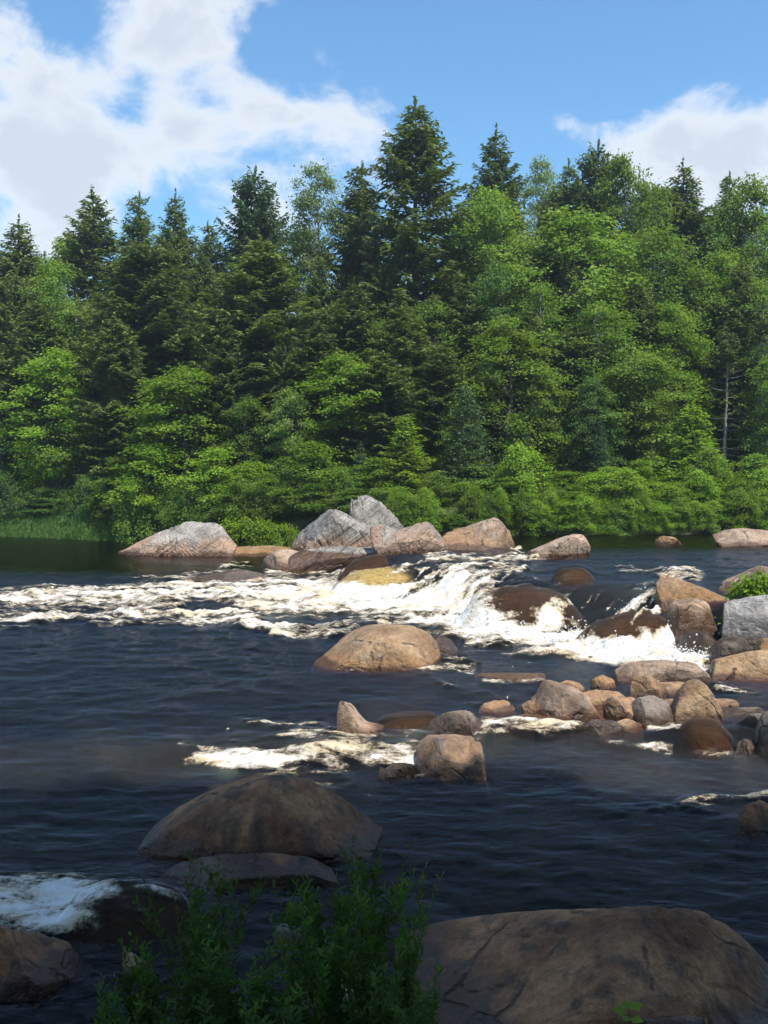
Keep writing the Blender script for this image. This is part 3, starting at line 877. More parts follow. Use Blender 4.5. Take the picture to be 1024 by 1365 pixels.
rock('rock', 'mottled grey rock between the square pink block and the cracked round boulder', 833, 896, 966, [(0, 944), (.25, 930), (.6, 926), (.9, 936), (1, 948)], 'grey', .8, 38, 3, .8, .05, wet=.1)
rock('boulder', 'round topped tan boulder with a grey collar and a vertical crack', 892, 962, 964,
     [(0, 944), (.1, 928), (.3, 908), (.5, 904), (.65, 909), (.85, 924), (1, 944)], 'tan', .8, 39, 2, .85, .05, wet=.08, low=.1)
rock('rock', 'thin pale slab reaching out from the round topped tan boulder', 938, 985, 944, [(0, 932), (.4, 931), (.9, 932), (1, 938)], 'pink', .6, 40, 1, .6, .03, wet=.03)
rock('rock', 'orange brown stone awash at the foot of the square pink block', 764, 836, 982, [(0, 970), (.4, 958), (.8, 960), (1, 972)], 'wetrock', .7, 41, 2, .8, .05, wet=.1)
rock('rock', 'flat pale stone just under the mottled grey rock', 812, 858, 976, [(0, 966), (.5, 957), (1, 966)], 'pink', .7, 42, 2, .8, .04, wet=.05)
rock('rock', 'wide brown rock sheeted with water below the round topped tan boulder', 900, 978, 996, [(0, 975), (.3, 958), (.7, 960), (1, 982)], 'wetrock', .8, 43, 2, .9, .04, over=True, sink=.1)
rock('rock', 'narrow wet stone beside the tall brown wet rock', 976, 1012, 1004, [(0, 992), (.5, 984), (1, 992)], 'wetrock', .8, 44, 2, .8, .05, wet=.3)
for Lq, Rq, bq, tq_, mq, lq in [(688, 776, 964, 953, 'pink', 'low flat slab in front of the angular pink boulder'), (756, 846, 956, 941, 'pink', 'low broken slab bridging the middle of the rock spit'),
                               (840, 934, 948, 931, 'pink', 'pale flat slab filling the spit behind the mottled grey rock'), (930, 1016, 954, 941, 'wetrock', 'low brown slab at the upstream end of the rock spit'),
                               (858, 940, 926, 908, 'tan', 'tan slab lying between the flat ledge and the cracked round boulder'), (985, 1064, 972, 950, 'wetrock', 'brown slab leaning on the tall brown wet rock'),
                               (660, 712, 972, 962, 'wetrock', 'small brown slab awash where white water slips through the spit')]:
    rock('rock', lq, Lq, Rq, bq, [(0, bq - 4), (.12, tq_ + 2), (.55, tq_), (.85, tq_ + 3), (1, bq - 3)], mq, .6, int(Lq), 2, .6, .03, wet=.05, low=.1, crisp=45)
# right bank cluster at the lip of the falls
rock('boulder', 'wedge shaped boulder with glowing orange front at the lip of the falls', 873, 968, 806, [(0, 782), (.03, 768), (.1, 765), (.4, 773), (.7, 784), (1, 797)], 'tan', .8, 45, 2, .6, .03, wet=.05, low=.3)
rock('boulder', 'peaked pink boulder with dark undercut beyond the wedge shaped boulder', 951, 1075, 792, [(0, 780), (.15, 771), (.35, 761), (.5, 752), (.7, 760), (1, 778)], 'pink', .7, 46, 3, .65, .03, wet=.1, low=.05)
rock('boulder', 'brown upright block beside the falls under the wedge shaped boulder', 889, 954, 846, [(0, 815), (.1, 800), (.5, 797), (.85, 803), (1, 830)], 'pink', .8, 47, 4, .65, .04, wet=.3, low=.5, z0=.3)
rock('boulder', 'big grey boulder with a dark shadowed side and a green plant on it', 935, 1072, 856, [(0, 822), (.06, 813), (.3, 800), (.6, 792), (1, 788)], 'grey', .7, 48, 3, .7, .035, wet=.05, low=.02, z0=.35)
rock('rock', 'dark wet rock in the spray at the foot of the upright brown block', 896, 962, 876, [(0, 856), (.3, 838), (.7, 840), (1, 860)], 'wetrock', .8, 49, 2, .8, .05, wet=.6)
rock('rock', 'brown wet rock under the big grey boulder', 942, 1006, 888, [(0, 868), (.3, 850), (.7, 848), (1, 865)], 'wetrock', .8, 50, 3, .8, .05, wet=.3)
rock('rock', 'rounded tan rock under the green plant', 992, 1060, 884, [(0, 866), (.3, 850), (.8, 848), (1, 860)], 'tan', .8, 51, 2, .8, .04, wet=.05)
rock('rock_ledge', 'long low tan ledge with broken edge under the big grey boulder', 926, 1090, 908, [(0, 892), (.15, 878), (.4, 868), (.7, 864), (1, 868)], 'tan', .5, 52, 3, .55, .03, wet=.05, low=.1)
# far side
rock('boulder', 'long low pale boulder in calm water below the green bank', 952, 1040, 728, [(0, 716), (.08, 708), (.35, 704), (.8, 706), (1, 714)], 'pink', .6, 53, 2, .7, .04, wet=.08, low=.1)
rock('rock', 'small tan rock alone in calm water near the green bank', 873, 910, 728, [(0, 720), (.25, 714), (.7, 716), (1, 724)], 'tan', .7, 54, 2, .75, .04, wet=.08)
rock('boulder', 'low sloping pink boulder at the head of the rapids', 700, 788, 746, [(0, 737), (.25, 727), (.55, 716), (.75, 711), (.92, 713), (1, 732)], 'pink', .7, 55, 3, .7, .04, wet=.1, low=.15)
rock('boulder', 'humped pink grey boulder next to the end of the banded outcrop', 585, 692, 733, [(0, 716), (.1, 706), (.3, 704), (.5, 696), (.7, 690), (.82, 696), (.93, 710), (1, 724)], 'pink', .7, 56, 3, .75, .04, wet=.1, low=.5)
rock('rock', 'dark low rock in the water below the humped pink grey boulder', 640, 694, 741, [(0, 736), (.4, 730), (.8, 731), (1, 737)], 'wetrock', .7, 57, 2, .8, .04, wet=.4)
rock('rock_outcrop', 'broad grey outcrop with slanting bands above the rapids', 384, 520, 738, [(0, 730), (.1, 708), (.3, 688), (.42, 677), (.52, 681), (.75, 698), (.9, 708), (1, 726)], 'outcrop', .6, 58, 3, .75, .04, strata=.34, wet=.1, low=.55, tilt=.7)
rock('rock_outcrop', 'tilted grey block crowning the broad banded outcrop', 462, 540, 722, [(0, 676), (.1, 663), (.35, 660), (.55, 668), (.8, 682), (1, 700)], 'outcrop', .8, 59, 4, .7, .04, strata=.3, wet=.0, low=.2, tilt=.7)
rock('rock_outcrop', 'jagged lower shoulder of rock between the banded outcrop and the humped boulder', 492, 592, 738, [(0, 702), (.2, 698), (.35, 706), (.55, 702), (.75, 694), (.88, 700), (1, 722)], 'outcrop', .6, 60, 4, .7, .05, strata=.28, wet=.1, low=.7)
rock('rock_outcrop', 'long grey outcrop with steep slanting bands dipping into dark calm water', 158, 316, 742, [(0, 738), (.12, 726), (.3, 712), (.5, 700), (.62, 692), (.7, 699), (.82, 694), (.9, 704), (1, 732)], 'outcrop', .5, 61, 3, .7, .04, strata=.34, wet=.1, low=.6)
rock('rock_ledge', 'low scoured pinkish shelf along the water below the broad banded outcrop', 386, 596, 742, [(0, 738), (.1, 732), (.3, 727), (.5, 730), (.75, 726), (.92, 731), (1, 738)], 'outcrop', .25, 74, 2, .6, .05, wet=.08, low=.1)
rock('rock_ledge', 'thin orange ledge of rock at the waterline below the lime green plants', 282, 402, 741, [(0, 734), (.2, 729), (.7, 727), (1, 731)], 'tan', .4, 62, 1, .6, .03, wet=.06)
rock('rock', 'flat brown stone on the orange ledge', 298, 340, 730, [(0, 722), (.3, 717), (.8, 720), (1, 726)], 'pink', .7, 63, 2, .6, .04, wet=.05)
rock('boulder', 'pale streaked boulder at the upper edge of the white rapid', 336, 414, 762, [(0, 754), (.2, 744), (.4, 733), (.6, 731), (.85, 736), (1, 750)], 'pink', .7, 64, 3, .75, .04, wet=.16, low=.1)
rock('rock', 'small dark stone against the pale streaked boulder', 403, 430, 760, [(0, 752), (.4, 743), (1, 752)], 'wetrock', .8, 65, 2, .8, .04, wet=.3)
rock('rock', 'long wet grey slab awash at the edge of the white rapid', 246, 350, 778, [(0, 772), (.3, 765), (.7, 758), (1, 763)], 'grey', .4, 66, 2, .7, .04, wet=.5)
# rocks under a skin of moving water
rock('boulder', 'brown dome of rock under a thin skin of falling water', 630, 764, 826, [(0, 800), (.2, 784), (.5, 778), (.8, 782), (1, 800)], 'wetrock', .8, 67, 1, .9, .03, over=True, z0=.28, sink=.16)
rock('rock', 'dark hump of rock under water upstream of the brown dome', 734, 794, 778, [(0, 768), (.3, 756), (.7, 754), (1, 768)], 'wetrock', .8, 68, 1, .9, .03, over=True, sink=.12)
rock('boulder', 'amber rock showing through white water in the heart of the rapid', 450, 562, 793, [(0, 780), (.25, 765), (.55, 761), (.8, 766), (1, 780)], 'amber', .8, 69, 1, .9, .03, over=True)
rock('rock', 'brown sloping rock under water below the jagged shoulder of the outcrop', 455, 522, 772, [(0, 764), (.3, 750), (.8, 742), (1, 750)], 'wetrock', .8, 70, 1, .9, .03, over=True)
rock('rock_ledge', 'dark curved lip of rock where the water slides over the small falls', 772, 900, 866, [(0, 846), (.2, 826), (.5, 812), (.8, 812), (1, 835)], 'wetrock', .6, 71, 1, .85, .03, over=True, sink=.16)
rock('rock', 'sunken reddish rock just breaking the pool surface away from the banks', 96, 178, 985, [(0, 984), (.4, 982), (.8, 982), (1, 984)], 'wetrock', .6, 72, 1, .9, .04, over=True, sink=.15)
rock('rock', 'wide sunken brown rock beside the tooth shaped pink rock', 500, 590, 968, [(0, 958), (.4, 948), (.8, 948), (1, 958)], 'wetrock', .7, 73, 1, .9, .03, over=True, sink=.1)


build_water()


# ------------------------------------------------------------------ trees
def spruce_proto(name, seed, Ht, R, mat, start=0.06, taper=0.8, gap=0.36, bark='bark', ragged=0.35, droop=0.28, kl=0.34, kw=0.12, dead=0.0, full=0.36):
    rng = np.random.RandomState(seed)
    C, D, Nn, Ls, Ws, T = [], [], [], [], [], []
    paths = []
    zs = np.linspace(0, Ht, 14)
    wob = np.cumsum(rng.normal(0, 0.035, (14, 2)), 0)
    wob -= wob[0]
    r0 = 0.011 * Ht + 0.03
    paths.append((np.column_stack([wob, zs]), r0 * (1 - zs / Ht) ** 0.8 + 0.008))
    z = start * Ht
    while z < Ht * 0.985:
        f = z / Ht
        env = R * min(1.0, ((1 - f) / full) ** taper) * (0.55 + 0.45 * min(1, (f - start + 0.05) / 0.18))
        nb = rng.randint(4, 8) if f < 0.93 else 4
        a0 = rng.uniform(0, 6.28)
        for b in range(nb):
            az = a0 + b * 6.283 / nb + rng.normal(0, 0.25)
            if rng.rand() < ragged * 0.35:
                continue
            L = max(0.16, env * rng.uniform(1 - ragged, 1.12))
            dr = np.array([math.cos(az), math.sin(az), 0.0])
            tg = np.array([-math.sin(az), math.cos(az), 0.0])
            rise = 0.42 * (f ** 2) - droop * (1 - f)
            cx, cy = np.interp(z, zs, wob[:, 0]), np.interp(z, zs, wob[:, 1])

            def bp(s):
                q = s / L
                return np.array([cx, cy, z])[None] + dr[None] * s[:, None] + np.array([0, 0, 1.0])[None] * (L * (rise * q + 0.14 * q * q - 0.05 * np.sin(q * 3)))[:, None]
            ss = np.linspace(0, L, 5)
            if L > 0.5:
                paths.append((bp(ss), np.linspace(0.016 + 0.012 * L, 0.005, 5)))
            if dead and f < dead and rng.rand() < 0.8:
                continue
            s = np.arange(0.12 * L if f > 0.5 else 0.2 * L, L, 0.12 if kl > .2 else .09)
            if len(s) == 0:
                s = np.array([L * 0.6])
            s = np.concatenate([s, s + 0.05])
            sd = np.concatenate([np.ones(len(s) // 2), -np.ones(len(s) // 2)])
            base = bp(s)
            tl = np.clip(0.16 + 0.46 * (L - s) * rng.uniform(.6, 1.1, len(s)), 0.12, 0.85)
            td = dr[None] * 0.62 + tg[None] * sd[:, None] * rng.uniform(.5, 1.0, len(s))[:, None] + np.array([0, 0, -0.18])[None] + rng.normal(0, .12, (len(s), 3))
            td /= np.linalg.norm(td, axis=1, keepdims=True)
            for k in range(5):
                m = (k + 0.5) * 0.15 < tl + 0.06
                if not m.any():
                    break
                n = int(m.sum())
                c = base[m] + td[m] * ((k + 0.5) * 0.15) + np.array([0, 0, -1.0]) * (0.03 * k) + rng.normal(0, 0.025, (n, 3))
                C.append(c)
                D.append(td[m] + rng.normal(0, .33, (n, 3)))
                Nn.append(np.array([0, 0, 1.0])[None] + rng.normal(0, .45, (n, 3)))
                Ls.append(rng.uniform(.75, 1.25, n) * kl)
                Ws.append(rng.uniform(.7, 1.3, n) * kw)
                T.append(np.clip(rng.uniform(0, .75, n) + 0.35 * (s[m] / L > .8), 0, 1))
        z += gap * rng.uniform(.6, 1.3) * (1.0 if f < 0.75 else 0.62)
    # leader shoot
    n = 26
    zz = rng.uniform(Ht * 0.955, Ht * 1.01, n)
    C.append(np.column_stack([np.interp(zz, zs, wob[:, 0]), np.interp(zz, zs, wob[:, 1]), zz]) + rng.normal(0, .03, (n, 3)))
    D.append(np.array([0, 0, 1.0])[None] + rng.normal(0, .6, (n, 3)))
    Nn.append(rng.normal(0, 1, (n, 3)))
    Ls.append(np.full(n, kl * 0.9))
    Ws.append(np.full(n, kw))
    T.append(rng.rand(n))
    v, q = kites(np.concatenate(C), np.concatenate(D), np.concatenate(Nn), np.concatenate(Ls), np.concatenate(Ws))
    crown = mesh_np(name + '_crown', v, q, MAT[mat], fattr={'tint': np.concatenate(T)})
    tv, tq = tubes(paths, 5)
    trunk = mesh_np(name + '_trunk', tv, tq, MAT[bark], True)
    return dict(trunk=trunk, crown=crown, H=Ht, R=R)


def leafy_proto(name, seed, Ht, R, mat, base=0.22, ncl=260, nleaf=64, leaf=0.15, bark='bark', rc=0.62, flat=0.5, stems=1, shape=0.75, power=0.6, bough=6.0, bsize=0.33):
    rng = np.random.RandomState(seed)
    paths = []
    cl = []
    lobes = rng.uniform(0, 6.28, 4)
    nb = max(8, int(ncl / bough))
    for bi in range(nb):
        t = (bi + rng.rand()) / nb
        env = R * math.sin(math.pi * min(.985, (0.06 + 0.92 * t)) ** shape) ** power
        az = bi * 2.4 + rng.normal(0, .5)
        env *= 0.86 + 0.14 * math.sin(2 * az + lobes[0] + 5 * t) + rng.uniform(-.3, .28)
        rr = env * math.sqrt(rng.uniform(0.2, 0.95))
        zc = Ht * (base + (0.96 - base) * t)
        k = max(3, int(rng.poisson(bough)))
        br = bsize * R * rng.uniform(.7, 1.3) * (0.55 + 0.45 * env / R)
        for _ in range(k):
            g = rng.normal(0, .5, 3)
            ro = rr + g[0] * br
            x, y = ro * math.cos(az) - g[1] * br * math.sin(az), ro * math.sin(az) + g[1] * br * math.cos(az)
            zz = zc + g[2] * br * .62 - .25 * g[0] * br
            cl.append((x, y, max(zz, Ht * base * .5), math.atan2(y, x), t, min(1.2, math.hypot(x, y) / max(env, .01))))
    cl = np.array(cl)
    # trunk(s)
    trunks = []
    for st in range(stems):
        n = 10
        zs = np.linspace(0, Ht * (0.9 if stems == 1 else rng.uniform(.6, .9)), n)
        off = np.cumsum(rng.normal(0, 0.012 * Ht, (n, 2)), 0)
        off -= off[0]
        if stems > 1:
            aa = st * 6.283 / stems + rng.normal(0, .3)
            off += np.outer(zs / zs[-1], [math.cos(aa), math.sin(aa)]) * R * rng.uniform(.25, .6)
            off += 0.12 * np.array([math.cos(aa), math.sin(aa)])
        r0 = (0.013 * Ht + 0.02) / math.sqrt(stems)
        p = np.column_stack([off, zs])
        trunks.append(p)
        paths.append((p, r0 * (1 - 0.9 * zs / zs[-1])))
    # limbs out to a third of the clumps
    pick = rng.permutation(len(cl))[: max(8, len(cl) // 3)]
    for i in pick:
        x, y, zc = cl[i, :3]
        p = trunks[rng.randint(stems)]
        zb = max(p[1, 2], zc - 0.55 * math.hypot(x, y) - 0.2)
        zb = min(zb, p[-1, 2])
        b0 = np.array([np.interp(zb, p[:, 2], p[:, 0]), np.interp(zb, p[:, 2], p[:, 1]), zb])
        e = np.array([x, y, zc])
        s = np.linspace(0, 1, 5)[:, None]
        pts = b0 * (1 - s) + e * s + np.array([0, 0, 1.0]) * (np.sin(s * math.pi) * 0.12 * np.linalg.norm(e - b0))
        L = np.linalg.norm(e - b0)
        paths.append((pts, np.linspace(0.008 + 0.011 * L, 0.004, 5)))
    m = len(cl)
    k = rng.poisson(nleaf, m).clip(10)
    idx = np.repeat(np.arange(m), k)
    n = len(idx)
    rad = rc * rng.uniform(.6, 1.25, m)[idx]
    g = rng.normal(0, 0.5, (n, 3))
    g[:, 2] *= flat
    out = np.column_stack([np.cos(cl[idx, 3]), np.sin(cl[idx, 3]), np.zeros(n)])
    # sprays hang a little at the outer end
    along = (g * out).sum(1)
    C = cl[idx, :3] + g * rad[:, None]
    C[:, 2] -= 0.22 * along * rad * cl[idx, 5]
    D = out * 0.55 + np.column_stack([g[:, 0], g[:, 1], -0.25 * np.ones(n)]) + rng.normal(0, .5, (n, 3))
    Nn = np.array([0, 0, 1.0])[None] + 0.45 * out + rng.normal(0, .48, (n, 3))
    ls = leaf * rng.uniform(.65, 1.3, n)
    clump_t = rng.uniform(-.2, .2, m)[idx]
    T = np.clip(rng.uniform(.1, .8, n) + clump_t + 0.15 * (cl[idx, 4] - .4), 0, 1)
    v, q = kites(C, D, Nn, ls, ls * rng.uniform(.55, .85, n), 0.2)
    crown = mesh_np(name + '_crown', v, q, MAT[mat], fattr={'tint': T})
    tv, tq = tubes(paths, 5)
    trunk = mesh_np(name + '_trunk', tv, tq, MAT[bark], True)
    return dict(trunk=trunk, crown=crown, H=Ht, R=R)


PR = {}
PR['spruceA'] = spruce_proto('spruce_a', 1, 20, 3.0, 'spruce', ragged=.35)
PR['spruceB'] = spruce_proto('spruce_b', 2, 19, 2.5, 'spruce', ragged=.45, taper=.7)
PR['spruceC'] = spruce_proto('spruce_c', 3, 16, 3.0, 'spruce', ragged=.35, taper=.55, droop=.35)
PR['spruceD'] = spruce_proto('spruce_d', 4, 18, 2.3, 'spruce', ragged=.5, taper=.62, start=.3, droop=.2)
PR['snag'] = spruce_proto('snag', 9, 14, 1.9, 'spruce', ragged=.6, taper=.5, dead=.78, bark='palebark', gap=.6)
PR['youngspruce'] = spruce_proto('young_spruce', 5, 6, 1.5, 'bluespruce', full=.95, start=.03, gap=.22, ragged=.2, droop=.12, kl=.17, kw=.055)
PR['larch'] = spruce_proto('larch', 6, 6, 1.5, 'lime', full=.9, start=.04, gap=.25, ragged=.45, droop=.05, kl=.17, kw=.07)
PR['cedar'] = spruce_proto('cedar', 7, 7, 1.8, 'bright', full=.9, start=.04, gap=.24, ragged=.35, droop=.2, kl=.18, kw=.08)
PR['mapleA'] = leafy_proto('maple_a', 11, 15, 3.4, 'maple', .16, 330, 62, .17)
PR['mapleB'] = leafy_proto('maple_b', 12, 14, 3.0, 'maple', .2, 300, 62, .17, shape=.85)
PR['mapleC'] = leafy_proto('maple_c', 13, 10, 2.8, 'bright', .14, 270, 62, .15, flat=.4, rc=.62)
PR['mapleD'] = leafy_proto('maple_d', 14, 9, 2.4, 'bright', .12, 230, 62, .15, flat=.42, rc=.58, shape=.9)
PR['poplar'] = leafy_proto('poplar', 15, 17, 2.6, 'pale', .25, 300, 60, .15, flat=.6, shape=.8, power=.5, bark='palebark')
PR['birch'] = leafy_proto('birch', 16, 12, 2.6, 'maple', .2, 280, 66, .12, flat=.5, bark='palebark')
PR['saplingA'] = leafy_proto('sapling_a', 17, 5, 1.5, 'bright', .08, 130, 56, .12, rc=.42)
PR['saplingB'] = leafy_proto('sapling_b', 18, 4.5, 1.3, 'maple', .06, 120, 56, .12, rc=.42)
PR['shrubA'] = leafy_proto('shrub_a', 19, 2.6, 1.4, 'bright', .06, 130, 56, .10, rc=.34, stems=5, flat=.8, shape=.65, bsize=.36)
PR['shrubB'] = leafy_proto('shrub_b', 20, 2.4, 1.5, 'maple', .05, 130, 56, .10, rc=.34, stems=5, flat=.8, shape=.6, bsize=.36)
PR['herb'] = leafy_proto('herb_clump', 21, 0.9, 0.8, 'lime', .05, 70, 40, .11, rc=.26, stems=4, flat=.7, shape=.55, bark='stem')


def plant(kind, name, label, x, y, z, sz, sxy, rot, cat='tree', group=None, parts=('trunk', 'crown'), mat=None):
    p = PR[kind]
    r = link(name, None, None, (x, y, z), label, cat, group)
    r.rotation_euler = (0, 0, rot)
    r.scale = (sxy, sxy, sz)
    for key, pn in zip(('trunk', 'crown'), parts):
        o = link(pn, p[key], r)
        if mat and key == 'crown':
            o.material_slots[0].link = 'OBJECT'
            o.material_slots[0].material = MAT[mat]
    return r


_r = random.Random(77)
MAT['maple_deep'] = foliage_mat('deep_green_leaves', (0.054, 0.127, 0.028), (0.156, 0.268, 0.058), 0.25, 0.4, (0.11, 0.17, 0.04))
MAT['maple_soft'] = foliage_mat('soft_green_leaves', (0.107, 0.183, 0.036), (0.257, 0.353, 0.092), 0.25, 0.4, (0.19, 0.23, 0.07))


def tree_px(kind, name, label, px, top, Y, wpx=None, cat='tree', group=None, parts=('trunk', 'crown'), mat=None):
    x = (px - 512) / F * Y
    base = gz(x, Y) - 0.12
    ht = H - (top - PH) / F * Y - base
    p = PR[kind]
    sz = ht / p['H']
    sxy = (wpx / F * Y / 2) / p['R'] if wpx else sz * _r.uniform(.78, 1.02)
    return plant(kind, name, label, x, Y, base, sz, sxy, _r.uniform(0, 6.28), cat, group, parts, mat)


# the ones that stand out, each with its own look and place
tree_px('spruceA', 'spruce_tree', 'tallest dark spruce, its spire rising above every other tree', 560, 136, 54, 180)
tree_px('spruceB', 'spruce_tree', 'dark spruce spire beside the tallest one against open blue sky', 657, 172, 60, 120)
tree_px('spruceC', 'spruce_tree', 'bluish spruce with broad rounded head beside the silvery poplar', 337, 228, 62, 130, mat='bluespruce')
tree_px('spruceB', 'spruce_tree', 'broad tiered spruce top between the end of forest and the twin spires', 126, 250, 64, 130)
tree_px('spruceD', 'spruce_tree', 'slim spruce spire, one of a close pair below the cloud', 185, 258, 64, 85, group='twin spruce spires')
tree_px('spruceB', 'spruce_tree', 'slim spruce spire, one of a close pair below the cloud', 230, 256, 63, 90, group='twin spruce spires')
tree_px('spruceB', 'spruce_tree', 'shaggy dark spruce at the downstream end of the forest', 20, 290, 60, 120)
tree_px('spruceD', 'spruce_tree', 'small spruce tip peeping out beside the bluish round headed spruce', 278, 298, 64, 80)
tree_px('spruceC', 'spruce_tree', 'flat topped dark spruce overlapping a round maple crown on the skyline', 795, 194, 60, 120)
tree_px('spruceB', 'spruce_tree', 'dark spruce with tiered top standing against the white cloud upstream', 910, 213, 59, 115)
tree_px('spruceC', 'spruce_tree', 'olive brown dense spruce behind the bright saplings of the long outcrop', 195, 322, 54, 190)
tree_px('spruceA', 'spruce_tree', 'massive dense olive spruce with shelving boughs behind the lime green plants', 352, 318, 51, 190)
tree_px('spruceD', 'spruce_tree', 'slender dark spruce between the silvery poplar and the tallest spruce', 482, 218, 57, 110)
tree_px('poplar', 'poplar_tree', 'silvery pale green poplar with feathery top beside the tallest spruce', 425, 210, 58, 120)
tree_px('poplar', 'poplar_tree', 'hazy pale green crown showing between two skyline spruces', 722, 203, 66, 100)
tree_px('mapleA', 'maple_tree', 'round green maple crown rising beside the flat topped dark spruce', 832, 203, 57, 130)
tree_px('mapleA', 'maple_tree', 'large pale maple at the foot of the blue sky gap', 645, 248, 54, 180, mat='maple')
tree_px('mapleB', 'maple_tree', 'huge green maple filling the slope below the round skyline crown', 765, 268, 52, 200)
tree_px('birch', 'birch_tree', 'soft green birch leaning over the dark gap with bare trunks', 880, 300, 52, 170)
tree_px('mapleB', 'maple_tree', 'tall green tree at the upstream end of the forest', 1000, 224, 55, 130)
tree_px('spruceD', 'spruce_tree', 'thin dark conifer beside the tree at the upstream end', 972, 232, 57, 80)
tree_px('mapleC', 'maple_tree', 'bright green maple with layered boughs over the humped boulder', 675, 425, 46.5, 170)
tree_px('mapleD', 'maple_tree', 'bright maple with a full crown above the crowned outcrop', 462, 470, 46.5, 150)
tree_px('mapleC', 'maple_tree', 'light green maple spreading over the dark calm water downstream', 70, 465, 52, 160)
tree_px('mapleD', 'maple_tree', 'bright young maple above the long grey outcrop', 240, 488, 47.5, 170)
tree_px('birch', 'birch_tree', 'hazy green birch behind the maple over the calm water', 72, 345, 57, 130)
tree_px('youngspruce', 'spruce_tree', 'young blue green spruce next to the rusty dead branch', 625, 515, 43.2, 105)
tree_px('larch', 'larch_tree', 'yellow green feathery young conifer above the jagged rock shoulder', 545, 555, 42.6, 115)
tree_px('cedar', 'cedar_tree', 'fresh green cone shaped conifer rising from the upstream shrubs', 925, 535, 43.6, 130)
tree_px('birch', 'birch_tree', 'rounded mid green tree before the huge maple', 800, 405, 48, 170)
tree_px('mapleD', 'maple_tree', 'mid green tree with drooping sprays beside the cone shaped conifer', 850, 470, 46, 150, mat='maple')
tree_px('snag', 'dead_tree', 'bare grey dead trunk with broken twigs in the dark gap upstream', 968, 440, 47.5, 70)
tree_px('snag', 'dead_tree', 'pale bare trunk at the upstream edge of the dark gap', 1016, 400, 47, 60)
tree_px('snag', 'dead_tree', 'grey snag with dead twigs showing below the tallest spruce', 640, 420, 50.5, 70)
tree_px('saplingA', 'sapling', 'broad bright sapling over the edge of the broad banded outcrop', 412, 588, 42.5, 110)
tree_px('saplingA', 'sapling', 'bright sapling on top of the long grey outcrop', 205, 590, 45.5, 100)
tree_px('saplingB', 'sapling', 'slender sapling between the long outcrop and the lime green plants', 285, 600, 44.5, 100, mat='bright')
tree_px('saplingB', 'sapling', 'dark sapling leaning out over the tail of the long outcrop', 160, 610, 47, 80)
tree_px('saplingB', 'sapling', 'small bushy sapling behind the tilted grey block', 500, 612, 42, 80, mat='bright')
tree_px('saplingA', 'sapling', 'light sapling reaching from the bank over the lime green plants', 340, 615, 44, 90)
tree_px('saplingB', 'sapling', 'lone bushy sapling at the water above the small grass bank', 105, 560, 50, 90)
# the rest of the forest
fill = [('spruceA', 270, 335, 58), ('spruceB', 150, 372, 57), ('spruceB', 420, 335, 55), ('mapleA', 400, 300, 60), ('mapleB', 700, 300, 57), ('spruceB', 610, 285, 58),
        ('spruceD', 740, 255, 60), ('spruceA', 760, 215, 63), ('mapleA', 870, 250, 60), ('spruceA', 945, 270, 60), ('spruceB', 990, 300, 58), ('mapleB', 960, 320, 53),
        ('spruceC', 520, 350, 52), ('spruceB', 600, 345, 53), ('birch', 520, 430, 49), ('mapleB', 580, 400, 50), ('spruceC', 440, 405, 51), ('mapleA', 300, 420, 54),
        ('spruceC', 290, 395, 50), ('mapleB', 130, 430, 55), ('spruceC', 100, 400, 58), ('spruceC', 20, 360, 58), ('mapleA', 15, 330, 66), ('mapleB', 90, 305, 68),
        ('spruceC', 240, 310, 62), ('mapleD', 720, 480, 46.5), ('mapleC', 790, 500, 45.5), ('birch', 720, 370, 50), ('mapleB', 900, 390, 49), ('birch', 1010, 370, 50),
        ('mapleD', 1030, 470, 47), ('spruceC', 950, 400, 51), ('mapleD', 0, 500, 54), ('birch', 150, 500, 50), ('spruceB', 380, 430, 48), ('mapleD', 390, 520, 45.5),
        ('mapleD', 330, 530, 46.5), ('mapleD', 560, 500, 46), ('mapleC', 610, 520, 45), ('spruceA', 690, 280, 61), ('mapleA', 780, 300, 58), ('mapleD', 880, 520, 45),
        ('spruceB', 840, 330, 55), ('mapleA', 660, 350, 51), ('spruceC', 480, 320, 60), ('spruceC', 330, 300, 66), ('mapleB', 540, 300, 64), ('spruceC', 180, 330, 68),
        ('spruceC', 60, 340, 70), ('mapleA', 630, 290, 66), ('mapleB', 860, 270, 66), ('mapleA', 930, 290, 68), ('mapleB', 1010, 270, 66), ('mapleA', 740, 270, 70), ('spruceC', 1060, 260, 60),
        ('spruceC', -40, 320, 60), ('mapleC', -40, 470, 55), ('mapleB', 1080, 330, 54), ('mapleA', -70, 340, 66), ('spruceB', 1100, 260, 64), ('mapleC', 1080, 470, 48), ('spruceC', -110, 330, 62)]
FL = {'spruce': ('spruce_tree', 'dark spruce in the crowd of trees behind the river bank', 'spruces crowded in the forest'),
      'maple': ('maple_tree', 'leafy green tree in the crowd of trees behind the river bank', 'leafy trees crowded in the forest'),
      'birch': ('birch_tree', 'soft small leaved tree in the crowd behind the river bank', 'birches crowded in the forest')}
for k, px, top, Y in fill:
    key = [q for q in FL if k.startswith(q)][0]
    n, lb, gp = FL[key]
    tree_px(k, n, lb, px + _r.uniform(-6, 6), top + _r.uniform(-6, 6), Y + _r.uniform(-.6, .6), None, group=gp, mat=None if key == 'spruce' else _r.choice([None, 'maple_deep', 'maple_soft', 'maple', 'bright']))
